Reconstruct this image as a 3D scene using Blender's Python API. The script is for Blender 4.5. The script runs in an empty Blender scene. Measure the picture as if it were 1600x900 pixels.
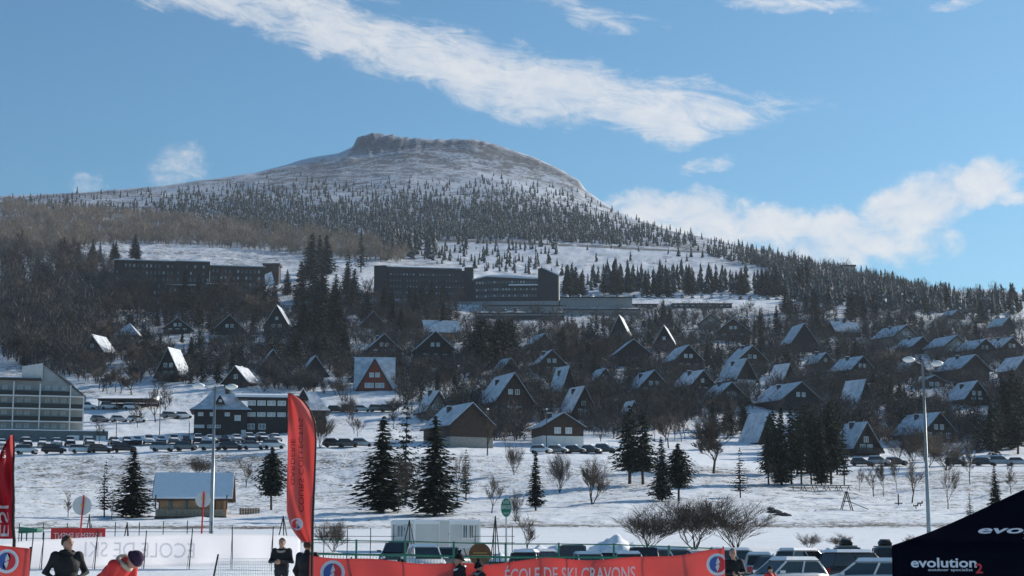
import bpy, bmesh, math, random
import numpy as np
from mathutils import Vector, Matrix, Euler
random.seed(7); RNG = np.random.default_rng(7)
SC = bpy.context.scene
COL = SC.collection
PI = math.pi
R = math.radians

# ------------------------------------------------------------------ camera
F = 2700.0                      # focal length in photo pixels (photo is 1600 px wide)
CAMZ = 1.45
PITCH = math.atan(415.0 / F)
cp, sp = math.cos(PITCH), math.sin(PITCH)
cam_d = bpy.data.cameras.new('camera'); cam = bpy.data.objects.new('camera', cam_d)
COL.objects.link(cam); SC.camera = cam
cam_d.sensor_width = 36.0; cam_d.lens = 36.0 * F / 1600.0
cam_d.clip_start = 0.1; cam_d.clip_end = 20000
cam.location = (0, 0, CAMZ); cam.rotation_euler = (PI / 2 + PITCH, 0, 0)

# ------------------------------------------------------------------ sun and sky
SUN_AZ, SUN_EL = R(53), R(23)   # azimuth measured from the view direction (+Y) towards the right (+X)
sd = Vector((math.sin(SUN_AZ) * math.cos(SUN_EL), math.cos(SUN_AZ) * math.cos(SUN_EL), math.sin(SUN_EL)))
sl = bpy.data.lights.new('sun', 'SUN'); sl.energy = 5.0; sl.angle = R(0.5); sl.color = (1.0, 0.93, 0.82)
so = bpy.data.objects.new('sun', sl); COL.objects.link(so)
so.rotation_euler = sd.to_track_quat('Z', 'Y').to_euler()
SC.view_settings.view_transform = 'Standard'; SC.view_settings.look = 'None'
SC.view_settings.gamma = 1.0; SC.view_settings.use_curve_mapping = False
SC.view_settings.exposure = 0.33

class NT:
    """small helper: maths on node sockets"""
    def __init__(s, tree): s.t = tree; s.n = tree.nodes; s.l = tree.links
    def put(s, sock, v):
        if isinstance(v, bpy.types.NodeSocket): s.l.new(v, sock)
        else: sock.default_value = v
    def m(s, op, a, b=None, c=None, clamp=False):
        n = s.n.new('ShaderNodeMath'); n.operation = op; n.use_clamp = clamp
        for i, v in enumerate((a, b, c)):
            if v is not None: s.put(n.inputs[i], v)
        return n.outputs[0]
    def smooth(s, v, lo, hi, to0=0.0, to1=1.0):
        n = s.n.new('ShaderNodeMapRange'); n.interpolation_type = 'SMOOTHSTEP'
        s.put(n.inputs[0], v); s.put(n.inputs[1], lo); s.put(n.inputs[2], hi)
        n.inputs[3].default_value = to0; n.inputs[4].default_value = to1
        return n.outputs[0]
    def lin(s, v, lo, hi, to0=0.0, to1=1.0):
        n = s.n.new('ShaderNodeMapRange')
        s.put(n.inputs[0], v); n.inputs[1].default_value = lo; n.inputs[2].default_value = hi
        n.inputs[3].default_value = to0; n.inputs[4].default_value = to1
        return n.outputs[0]
    def noise(s, vec, scale, detail=4, rough=0.55, dist=0.0):
        n = s.n.new('ShaderNodeTexNoise')
        if vec is not None: s.l.new(vec, n.inputs['Vector'])
        n.inputs['Scale'].default_value = scale; n.inputs['Detail'].default_value = detail
        n.inputs['Roughness'].default_value = rough; n.inputs['Distortion'].default_value = dist
        return n.outputs[0]
    def comb(s, x, y, z):
        n = s.n.new('ShaderNodeCombineXYZ')
        for i, v in enumerate((x, y, z)): s.put(n.inputs[i], v)
        return n.outputs[0]
    def mix(s, f, a, b):
        n = s.n.new('ShaderNodeMix'); n.data_type = 'RGBA'
        s.put(n.inputs[0], f)
        for i, v in ((6, a), (7, b)):
            s.put(n.inputs[i], v if isinstance(v, bpy.types.NodeSocket) else (v[0], v[1], v[2], 1))
        return n.outputs[2]

def ray(px, py):
    a = (px - 800.0) / F; b = (450.0 - py) / F
    dy = cp - b * sp; dz = sp + b * cp
    return a / dy, dz / dy      # X/Y and (Z-CAMZ)/Y along that ray

def build_world():
    w = bpy.data.worlds.new('World'); SC.world = w; w.use_nodes = True
    t = w.node_tree; t.nodes.clear(); N = NT(t)
    out = t.nodes.new('ShaderNodeOutputWorld'); bg = t.nodes.new('ShaderNodeBackground')
    STR = 0.09
    bg.inputs[1].default_value = STR; t.links.new(bg.outputs[0], out.inputs[0])
    sky = t.nodes.new('ShaderNodeTexSky'); sky.sky_type = 'NISHITA'; sky.sun_disc = False
    sky.sun_elevation = SUN_EL; sky.sun_rotation = SUN_AZ
    sky.altitude = 1300; sky.air_density = 1.2; sky.dust_density = 1.8; sky.ozone_density = 6.0
    tc = t.nodes.new('ShaderNodeTexCoord')
    sx = t.nodes.new('ShaderNodeSeparateXYZ'); t.links.new(tc.outputs['Generated'], sx.inputs[0])
    X, Y, Z = sx.outputs
    az = N.m('ARCTAN2', X, Y); el = N.m('ARCSINE', Z)
    big = N.noise(N.comb(N.m('MULTIPLY', az, 1.0), N.m('MULTIPLY', el, 1.6), 0.0), 42.0, 9, 0.66, 0.4)
    wn_ = t.nodes.new('ShaderNodeTexNoise'); wn_.inputs['Scale'].default_value = 22.0; wn_.inputs['Detail'].default_value = 5; wn_.inputs['Roughness'].default_value = .6
    t.links.new(N.comb(az, el, 1.0), wn_.inputs['Vector'])
    wv = t.nodes.new('ShaderNodeVectorMath'); wv.operation = 'MULTIPLY_ADD'; t.links.new(wn_.outputs['Color'], wv.inputs[0]); wv.inputs[1].default_value = (.05, .032, 0); wv.inputs[2].default_value = (-.025, -.016, 0)
    wa = t.nodes.new('ShaderNodeVectorMath'); wa.operation = 'ADD'; t.links.new(N.comb(az, el, 0.0), wa.inputs[0]); t.links.new(wv.outputs[0], wa.inputs[1]); pos = wa.outputs[0]
    def blob(px, py, rx, ry, ang=0.0, amt=1.0):
        u, e = ray(px, py); a0 = math.atan(u); e0 = math.atan(e / math.sqrt(1 + u * u))
        mp = t.nodes.new('ShaderNodeMapping'); mp.vector_type = 'TEXTURE'; t.links.new(pos, mp.inputs[0])
        mp.inputs[1].default_value = (a0, e0, 0); mp.inputs[2].default_value = (0, 0, R(-ang)); mp.inputs[3].default_value = (rx / F, ry / F, 1)
        d = t.nodes.new('ShaderNodeVectorMath'); d.operation = 'DOT_PRODUCT'
        t.links.new(mp.outputs[0], d.inputs[0]); t.links.new(mp.outputs[0], d.inputs[1])
        return N.m('MULTIPLY_ADD', d.outputs['Value'], -amt, amt)
    def union(bl):
        v = bl[0]
        for b in bl[1:]: v = N.m('MAXIMUM', v, b)
        return v
    # the long streak
    ca, sa = math.cos(R(11.5)), math.sin(R(11.5))
    al = N.m('SUBTRACT', N.m('MULTIPLY', az, ca), N.m('MULTIPLY', el, sa))
    ac = N.m('ADD', N.m('MULTIPLY', az, sa), N.m('MULTIPLY', el, ca))
    st = N.noise(N.comb(N.m('MULTIPLY', al, 15.0), N.m('MULTIPLY', ac, 52.0), 3.0), 1.9, 10, 0.72, 0.9)
    band = union([blob(225, -12, 150, 34, 10, .9), blob(330, -10, 230, 36, 12, .95), blob(520, 48, 270, 52, 13, 1.0), blob(700, 98, 270, 58, 13, 1.1),
                  blob(880, 142, 260, 62, 9, 1.1), blob(1060, 172, 190, 54, 4, 1.1),
                  blob(930, 22, 140, 32, 14, .62), blob(1240, 4, 130, 18, 3, .8), blob(1510, 3, 50, 12, 0, .7),
                  blob(1105, 258, 62, 18, 0, .62), blob(1230, 160, 90, 30, 0, .35), blob(560, 0, 90, 30, 20, .35)])
    bd = N.m('ADD', N.m('MULTIPLY', band, 0.95), N.m('MULTIPLY', N.m('SUBTRACT', st, 0.5), 2.3))
    ab = N.m('MULTIPLY', N.smooth(bd, 0.06, 1.1), N.smooth(band, 0.0, 0.30))
    # heaps of cloud low over the right shoulder
    puff = union([blob(1010, 330, 85, 42), blob(1100, 330, 95, 45), blob(1200, 352, 110, 42), blob(1295, 350, 70, 36),
                  blob(1330, 385, 190, 55, 0, .85), blob(1430, 325, 125, 60, -25), blob(1520, 290, 110, 42, -15), blob(1090, 365, 160, 35, 0, .9),
                  blob(127, 288, 24, 24, 0, .52), blob(285, 272, 62, 40, -20, .42), blob(1570, 300, 60, 25, 0, .6)])
    pd = N.m('ADD', N.m('MULTIPLY', puff, 1.05), N.m('MULTIPLY', N.m('SUBTRACT', big, 0.5), 1.7))
    ap = N.m('MULTIPLY', N.smooth(pd, 0.05, 0.95), N.smooth(puff, 0.0, 0.3))
    # the same kind of cloud goes on round the rest of the sky
    gen = N.noise(N.comb(N.m('MULTIPLY', az, 1.0), N.m('MULTIPLY', el, 2.6), 7.0), 2.6, 7, 0.6, 0.4)
    outside = N.m('MAXIMUM', N.smooth(N.m('ABSOLUTE', az), 0.33, 0.55), N.smooth(el, 0.33, 0.5))
    ag = N.m('MULTIPLY', N.smooth(gen, 0.56, 0.72), N.m('MULTIPLY', outside, 0.75))
    alpha = N.m('MAXIMUM', N.m('MAXIMUM', N.m('MULTIPLY', ab, 0.86), N.m('MULTIPLY', ap, 0.88)), ag)
    alpha = N.m('MULTIPLY', alpha, N.smooth(el, -0.02, 0.02))
    k = 0.64 / STR
    tint = N.mix(N.lin(big, 0.35, 0.65), (k * .80, k * .87, k * .98), (k * 1.05, k * 1.04, k * 1.04))
    tn = t.nodes.new('ShaderNodeMix'); tn.data_type = 'RGBA'; tn.blend_type = 'MULTIPLY'; tn.inputs[0].default_value = 1.0
    t.links.new(sky.outputs[0], tn.inputs[6]); tn.inputs[7].default_value = (.72, 1.03, 1.0, 1)      # white balance of the picture
    t.links.new(N.mix(alpha, tn.outputs[2], tint), bg.inputs[0])
build_world()
SC.world.cycles.sampling_method = 'MANUAL'; SC.world.cycles.sample_map_resolution = 256
SC.cycles.max_bounces = 5; SC.cycles.diffuse_bounces = 2; SC.cycles.glossy_bounces = 2; SC.cycles.transmission_bounces = 3

# ------------------------------------------------------------------ materials
MATS = {}
def mat(name, col, rough=0.75, var=0.15, scale=4.0, bump=0.0, metal=0.0, spec=0.3, trans=0.0, emit=None):
    if name in MATS: return MATS[name]
    m = bpy.data.materials.new(name); m.use_nodes = True; MATS[name] = m
    t = m.node_tree; N = NT(t); b = t.nodes['Principled BSDF']
    b.inputs['Roughness'].default_value = rough; b.inputs['Metallic'].default_value = metal
    b.inputs['Specular IOR Level'].default_value = spec
    tc = t.nodes.new('ShaderNodeTexCoord')
    if var > 0:
        n = N.noise(tc.outputs['Object'], scale, 5, 0.6)
        lo = tuple(c * (1 - var) for c in col); hi = tuple(min(1, c * (1 + var)) for c in col)
        t.links.new(N.mix(N.lin(n, 0.3, 0.7), lo, hi), b.inputs['Base Color'])
        if bump:
            bp = t.nodes.new('ShaderNodeBump'); bp.inputs['Strength'].default_value = bump; bp.inputs['Distance'].default_value = 0.05
            t.links.new(n, bp.inputs['Height']); t.links.new(bp.outputs[0], b.inputs['Normal'])
    else: b.inputs['Base Color'].default_value = (*col, 1)
    if trans > 0:        # thin cloth lit from behind
        tr = t.nodes.new('ShaderNodeBsdfTranslucent'); tr.inputs[0].default_value = (*col, 1)
        mx = t.nodes.new('ShaderNodeMixShader'); mx.inputs[0].default_value = trans
        t.links.new(b.outputs[0], mx.inputs[1]); t.links.new(tr.outputs[0], mx.inputs[2])
        t.links.new(mx.outputs[0], t.nodes['Material Output'].inputs[0])
    return m

def foliage_mat(name, c1, c2, snow=0.0, scale=0.8):
    m = bpy.data.materials.new(name); m.use_nodes = True; MATS[name] = m
    t = m.node_tree; N = NT(t); b = t.nodes['Principled BSDF']
    b.inputs['Roughness'].default_value = 0.85; b.inputs['Specular IOR Level'].default_value = 0.1
    tc = t.nodes.new('ShaderNodeTexCoord'); oi = t.nodes.new('ShaderNodeObjectInfo')
    n = N.noise(tc.outputs['Object'], scale, 4, 0.6)
    col = N.mix(N.lin(n, 0.35, 0.65), c1, c2)
    col = N.mix(N.m('MULTIPLY', oi.outputs['Random'], 0.45), col, tuple(x * .6 for x in c1))
    if snow > 0:
        n2 = N.noise(tc.outputs['Object'], scale * 2.3, 3, 0.6)
        col = N.mix(N.m('MULTIPLY', N.smooth(n2, 0.56, 0.66), snow), col, (.7, .73, .78))
    t.links.new(col, b.inputs['Base Color'])
    return m

def snow_ground_mat():
    m = bpy.data.materials.new('snow_ground'); m.use_nodes = True
    t = m.node_tree; N = NT(t); b = t.nodes['Principled BSDF']
    b.inputs['Roughness'].default_value = 0.65; b.inputs['Specular IOR Level'].default_value = 0.25
    tc = t.nodes.new('ShaderNodeTexCoord')
    def attr(nm):
        a = t.nodes.new('ShaderNodeAttribute'); a.attribute_name = nm; return a.outputs['Fac']
    veg, far, rock = attr('veg'), attr('far'), attr('rock')
    nf = N.noise(tc.outputs['Object'], 1.9, 6, 0.72, 0.5)
    nm_ = N.noise(tc.outputs['Object'], 0.33, 6, 0.68, 0.4)
    nl = N.noise(tc.outputs['Object'], 0.05, 8, 0.74, 0.7)
    near = N.m('ADD', N.m('MULTIPLY', nf, 0.6), N.m('MULTIPLY', nm_, 0.4))
    farn = N.m('ADD', N.m('MULTIPLY', nl, 0.55), N.m('MULTIPLY', nm_, 0.45))
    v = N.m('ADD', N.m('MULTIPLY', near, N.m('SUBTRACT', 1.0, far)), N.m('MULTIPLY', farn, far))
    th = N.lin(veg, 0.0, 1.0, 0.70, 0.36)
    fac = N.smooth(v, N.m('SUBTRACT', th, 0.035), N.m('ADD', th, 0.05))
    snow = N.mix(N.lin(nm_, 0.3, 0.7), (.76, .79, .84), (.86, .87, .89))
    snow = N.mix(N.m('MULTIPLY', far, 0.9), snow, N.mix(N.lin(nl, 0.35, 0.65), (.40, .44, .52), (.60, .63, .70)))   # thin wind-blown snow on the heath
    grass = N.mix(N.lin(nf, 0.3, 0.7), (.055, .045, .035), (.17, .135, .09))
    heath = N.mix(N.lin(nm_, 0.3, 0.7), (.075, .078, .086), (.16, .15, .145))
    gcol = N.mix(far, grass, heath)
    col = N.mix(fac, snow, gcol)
    rn = N.noise(tc.outputs['Object'], 0.16, 7, 0.7, 0.6)
    rcol = N.mix(N.lin(rn, 0.35, 0.65), (.022, .023, .027), (.095, .09, .09))
    geo = t.nodes.new('ShaderNodeNewGeometry'); sz = t.nodes.new('ShaderNodeSeparateXYZ'); t.links.new(geo.outputs['Normal'], sz.inputs[0])
    rk = N.m('MULTIPLY', rock, N.m('SUBTRACT', 1.0, N.smooth(N.m('ADD', sz.outputs[2], N.m('MULTIPLY', N.m('SUBTRACT', rn, .5), .9)), 0.88, 1.06)))
    col = N.mix(rk, col, rcol)
    t.links.new(col, b.inputs['Base Color'])
    bp = t.nodes.new('ShaderNodeBump'); bp.inputs['Strength'].default_value = 0.45
    bp.inputs['Distance'].default_value = 0.35
    t.links.new(v, bp.inputs['Height']); t.links.new(bp.outputs[0], b.inputs['Normal'])
    return m

M_SNOW = mat('snow', (.82, .84, .88), 0.6, .05, 2.0, .3)
M_RSNOW = mat('thin_roof_snow', (.55, .58, .63), .65, .30, .7, .2)
M_ROOF = mat('dark_roof', (.05, .045, .045), .8, .3, 3)
M_WOODD = mat('dark_brown_boards', (.055, .036, .027), .8, .35, 2)
M_WOODB = mat('black_stained_boards', (.03, .026, .025), .8, .35, 2)
M_WOODR = mat('red_brown_boards', (.22, .048, .032), .8, .25, 3)
M_WOODM = mat('mid_brown_boards', (.085, .055, .038), .8, .3, 3)
M_WOODO = mat('orange_wood', (.50, .27, .14), .7, .25, 2)
M_PALEW = mat('weathered_pale_boards', (.3, .28, .25), .8, .25, 3)
M_PLASTER = mat('white_plaster', (.62, .62, .6), .8, .1, 2)
M_STONE = mat('grey_stone', (.26, .24, .22), .9, .3, 4)
M_FRAME = mat('white_window_frame', (.7, .7, .68), .6, .05, 2)
M_PANE = mat('window_glass', (.16, .18, .2), .12, .4, .8, spec=.6)
M_CURT = mat('curtained_pane', (.5, .52, .53), .3, .2, .8, spec=.5)
M_CHIM = mat('dark_chimney', (.06, .055, .055), .85, .2, 4)
M_CONC = mat('grey_concrete', (.28, .28, .28), .85, .15, 1)
M_BLACK = mat('black_paint', (.012, .012, .013), .5, .1, 4)
M_GALV = mat('galvanised_steel', (.42, .42, .41), .4, .12, 4, metal=.6)
M_WPAINT = mat('white_paint', (.76, .76, .74), .4, .06, 3)
M_GREEN = mat('green_paint', (.025, .16, .10), .5, .15, 5)
M_RED = mat('red_cloth', (.70, .20, .18), .6, .08, 2, trans=.6)
M_REDP = mat('red_paint', (.55, .03, .03), .45, .1, 3)
M_BARK = mat('bark', (.05, .04, .034), .9, .3, 3)
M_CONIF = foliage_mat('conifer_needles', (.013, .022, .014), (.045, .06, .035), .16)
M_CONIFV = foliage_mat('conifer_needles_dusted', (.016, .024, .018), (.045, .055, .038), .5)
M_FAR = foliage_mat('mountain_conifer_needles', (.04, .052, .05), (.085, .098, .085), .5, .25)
M_TWIG = foliage_mat('bare_twigs', (.075, .058, .046), (.17, .13, .10), 0.08)
M_TWIGB = foliage_mat('brown_bare_twigs', (.14, .115, .092), (.36, .28, .205), 0.10, .06)
M_TWIGD = foliage_mat('dark_bare_twigs', (.046, .043, .043), (.105, .096, .092), 0.12, .3)

# ------------------------------------------------------------------ object helpers
def tag(o, label=None, cat=None, group=None, kind=None):
    if label: o['label'] = label
    if cat: o['category'] = cat
    if group: o['group'] = group
    if kind: o['kind'] = kind
    return o
def thing(name, label, cat, loc=(0, 0, 0), rz=0.0, group=None, sc=None):
    o = bpy.data.objects.new(name, None); COL.objects.link(o); o.empty_display_size = .5
    o.location = loc; o.rotation_euler = (0, 0, rz)
    if sc: o.scale = (sc, sc, sc) if not isinstance(sc, tuple) else sc
    return tag(o, label, cat, group)
def mobj(name, me, m=None, parent=None, loc=None, rot=None, sc=None):
    o = bpy.data.objects.new(name, me); COL.objects.link(o)
    if m is not None:
        if not me.materials: me.materials.append(m)
        elif me.materials[0] is not m:
            o.material_slots[0].link = 'OBJECT'; o.material_slots[0].material = m
    if parent is not None: o.parent = parent
    if loc is not None: o.location = loc
    if rot is not None: o.rotation_euler = rot
    if sc is not None: o.scale = sc
    return o
class MB:
    def __init__(s): s.v = []; s.f = []
    def add(s, v, f):
        o = len(s.v); s.v += [tuple(p) for p in v]; s.f += [tuple(i + o for i in q) for q in f]; return s
    def box(s, x0, x1, y0, y1, z0, z1, M=None):
        v = [(x, y, z) for z in (z0, z1) for y in (y0, y1) for x in (x0, x1)]
        if M: v = [M @ Vector(p) for p in v]
        return s.add(v, [(0, 2, 3, 1), (4, 5, 7, 6), (0, 1, 5, 4), (2, 6, 7, 3), (0, 4, 6, 2), (1, 3, 7, 5)])
    def prism(s, poly, a, b, axis='y'):
        """extrude a 2-D outline: axis y -> (x,z) outline, axis x -> (y,z), axis z -> (x,y)"""
        n = len(poly)
        def P(p, t): return {'y': (p[0], t, p[1]), 'x': (t, p[0], p[1]), 'z': (p[0], p[1], t)}[axis]
        v = [P(p, a) for p in poly] + [P(p, b) for p in poly]
        f = [tuple(range(n)), tuple(range(2 * n - 1, n - 1, -1))] + [(i, i + n, (i + 1) % n + n, (i + 1) % n) for i in range(n)]
        return s.add(v, f)
    def tube(s, pts, rad, n=8, caps=True):
        pts = [Vector(p) for p in pts]; o = len(s.v); k = len(pts)
        if not isinstance(rad, (list, tuple)): rad = [rad] * k
        ref = None
        for i, p in enumerate(pts):
            d = (pts[min(i + 1, k - 1)] - pts[max(i - 1, 0)])
            d = d.normalized() if d.length > 1e-9 else Vector((0, 0, 1))
            if ref is None: ref = Vector((1, 0, 0)) if abs(d.x) < .8 else Vector((0, 1, 0))
            a = d.cross(ref).normalized(); b = d.cross(a); ref = b.cross(d) if b.length > 0 else ref
            for j in range(n):
                t = 2 * PI * j / n
                s.v.append(tuple(p + (a * math.cos(t) + b * math.sin(t)) * rad[i]))
        for i in range(k - 1):
            for j in range(n):
                j2 = (j + 1) % n
                s.f.append((o + i * n + j, o + i * n + j2, o + (i + 1) * n + j2, o + (i + 1) * n + j))
        if caps:
            s.f.append(tuple(o + j for j in range(n - 1, -1, -1))); s.f.append(tuple(o + (k - 1) * n + j for j in range(n)))
        return s
    def ball(s, c, r, nu=12, nv=8, M=None):
        rx, ry, rz = r if isinstance(r, tuple) else (r, r, r)
        o = len(s.v); vs = []
        for i in range(1, nv):
            t = PI * i / nv
            for j in range(nu):
                p = 2 * PI * j / nu; vs.append(Vector((rx * math.sin(t) * math.cos(p), ry * math.sin(t) * math.sin(p), rz * math.cos(t))))
        vs += [Vector((0, 0, rz)), Vector((0, 0, -rz))]
        if M: vs = [M @ q for q in vs]
        s.v += [tuple(q + Vector(c)) for q in vs]
        top, bot = o + (nv - 1) * nu, o + (nv - 1) * nu + 1
        for j in range(nu):
            j2 = (j + 1) % nu
            s.f.append((top, o + j, o + j2)); s.f.append((bot, o + (nv - 2) * nu + j2, o + (nv - 2) * nu + j))
            for i in range(nv - 2):
                s.f.append((o + i * nu + j, o + (i + 1) * nu + j, o + (i + 1) * nu + j2, o + i * nu + j2))
        return s
    def mesh(s, name, smooth=False):
        me = bpy.data.meshes.new(name); me.from_pydata(s.v, [], s.f); me.update()
        if smooth: me.polygons.foreach_set('use_smooth', [True] * len(me.polygons))
        return me
    def build(s, name, m, parent=None, loc=None, rot=None, smooth=False, sc=None):
        return mobj(name, s.mesh(name, smooth), m, parent, loc, rot, sc)
def copy_tree(o, parent=None):
    c = o.copy(); COL.objects.link(c)
    if parent is not None: c.parent = parent
    for ch in o.children: copy_tree(ch, c)
    return c

# ------------------------------------------------------------------ terrain
def vnoise(x, y, seed=0):
    xi = np.floor(x).astype(np.int64); yi = np.floor(y).astype(np.int64); xf = x - xi; yf = y - yi
    def h(a, b):
        n = (a * 374761393 + b * 668265263 + seed * 974634777) & 0xffffffff
        n = ((n ^ (n >> 13)) * 1274126177) & 0xffffffff
        return ((n ^ (n >> 16)) & 0xffff) / 65535.0
    sx = xf * xf * (3 - 2 * xf); sy = yf * yf * (3 - 2 * yf)
    a = h(xi, yi) * (1 - sx) + h(xi + 1, yi) * sx; b = h(xi, yi + 1) * (1 - sx) + h(xi + 1, yi + 1) * sx
    return a * (1 - sy) + b * sy - 0.5
def fbm(x, y, oct=4, seed=0):
    v = 0; a = 1.0
    for i in range(oct): v = v + a * vnoise(x, y, seed + i); x = x * 2.03 + 7.1; y = y * 2.03 + 3.7; a *= .5
    return v

K = [-300, 0, 200, 400, 600, 800, 1000, 1200, 1400, 1600, 1900]
def L(Y, py, veg, far=0.0, k=K): return (k, [Y] * len(k) if np.isscalar(Y) else Y, py, veg, far)
CR = [(-300, 318, 1700), (0, 308, 1750), (50, 305, 1760), (130, 300, 1780), (260, 291, 1820), (330, 282, 1860), (400, 270, 1900), (470, 251, 1940), (530, 239, 1980),
      (551, 231, 1990), (558, 215, 2000), (585, 208, 2000), (620, 213, 2000), (680, 218, 2000), (740, 218, 2000), (790, 231, 1990), (840, 249, 1970), (880, 266, 1940),
      (905, 281, 1910), (915, 296, 1890), (935, 311, 1860), (960, 328, 1820), (1000, 345, 1760), (1060, 364, 1690), (1120, 376, 1620), (1180, 389, 1560), (1220, 398, 1520),
      (1250, 406, 1490), (1300, 416, 1440), (1350, 427, 1400), (1400, 439, 1370), (1450, 451, 1340), (1490, 461, 1320), (1520, 455, 1310), (1560, 453, 1305), (1600, 459, 1300), (1900, 480, 1300)]
ck = [c[0] for c in CR]; cpy = np.array([c[1] for c in CR], float); cY = np.array([c[2] for c in CR], float)
LAY = [
 L(45, [945, 945, 945, 945, 950, 955, 955, 955, 955, 955, 955], .12), L(60, [912, 912, 912, 912, 945, 955, 955, 958, 960, 960, 960], .12),
 L(72, [889, 889, 889, 888, 915, 930, 932, 936, 936, 936, 936], .12),
 L(96, [872, 872, 872, 872, 888, 904, 906, 908, 908, 908, 908], .08),
 L(104, [866, 866, 866, 866, 880, 894, 896, 898, 898, 898, 898], .06), L(112, [859, 859, 859, 859, 866, 868, 868, 868, 868, 868, 868], .05),
 L(130, [847] * 11, .02), L(163, [829, 829, 829, 829, 828, 827, 827, 827, 827, 827, 827], .02),
 L(166, [826, 826, 826, 826, 825, 823, 823, 823, 823, 823, 823], .78),
 L(173, [821, 821, 821, 820, 819, 817, 817, 817, 816, 816, 816], .50),
 L(200, [808, 808, 812, 806, 800, 797, 795, 798, 804, 806, 806], .38),
 L(235, [787, 785, 790, 786, 784, 779, 770, 775, 783, 779, 779], .46),
 L(260, [760, 760, 765, 766, 765, 759, 751, 757, 764, 756, 756], .48),
 L(298, [718, 717, 714, 708, 705, 717, 724, 738, 742, 736, 736], .54),
 L(304, [713, 712, 709, 702, 700, 711, 717, 733, 737, 731, 731], .12),
 L(322, [700, 698, 696, 692, 694, 705, 710, 725, 728, 724, 724], .10),
 L(350, [684, 682, 681, 678, 674, 690, 700, 710, 712, 710, 710], .35),
 L(385, [664, 662, 664, 662, 654, 664, 680, 690, 690, 690, 690], .35),
 L(440, [620, 620, 620, 616, 612, 616, 628, 640, 640, 640, 640], .45),
 L(520, [572, 570, 570, 566, 568, 570, 576, 590, 590, 590, 590], .5),
 L(620, [520, 520, 526, 520, 525, 530, 536, 546, 542, 540, 540], .62),
 L(780, [455, 455, 482, 480, 477, 484, 485, 490, 490, 505, 505], .55),
 L(850, [428, 428, 444, 444, 444, 463, 465, 467, 475, 490, 490], .35),
 L(1000, [398, 398, 408, 415, 412, 427, 432, 442, 455, 476, 476], .55, .45),
 L([1250] * 6 + [1220, 1160, 1090, 1060, 1060], [360, 360, 366, 374, 376, 374, 387, 408, 444, 468, 480], .58, .8),
 L([1500] * 6 + [1450, 1340, 1240, 1200, 1200], [330, 326, 334, 334, 328, 322, 356, 397, 443, 466, 480], .57, 1.0),
 (ck, list(cY - 110), list(np.interp(ck, [-300, 0, 260, 400, 530, 600, 700, 790, 880, 935, 1000, 1120, 1300, 1490, 1900], [330, 319, 304, 286, 261, 250, 251, 262, 293, 328, 355, 382, 421, 466, 485])), .60, 1.0),
 (ck, list(cY - 28), list(np.interp(ck, [-300, 0, 260, 400, 530, 551, 570, 620, 700, 740, 790, 840, 880, 905, 915, 935, 960, 1000, 1120, 1300, 1490, 1900], [320, 310, 294, 274, 245, 239, 232, 226, 225, 225, 238, 256, 273, 289, 302, 315, 331, 347, 378, 418, 462, 481])), .66, 1.0),
 (ck, list(cY), list(cpy), .40, 1.0),
 (ck, list(cY + 120), list(cpy + 5), .3, 1.0),
 (ck, list(cY + 500), list(cpy + 60), .3, 1.0),
 (ck, list(cY + 1600), list(cpy + 230), .3, 1.0)]
U = np.concatenate([np.linspace(-.95, -.35, 26)[:-1], np.linspace(-.35, .35, 600), np.linspace(.35, .95, 26)[1:]])
YS = np.concatenate([[-300, -120, -40, -5, 10, 22, 33], np.geomspace(45, 3000, 520)])
def wY(Y): return np.maximum(Y, 60.0)
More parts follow.
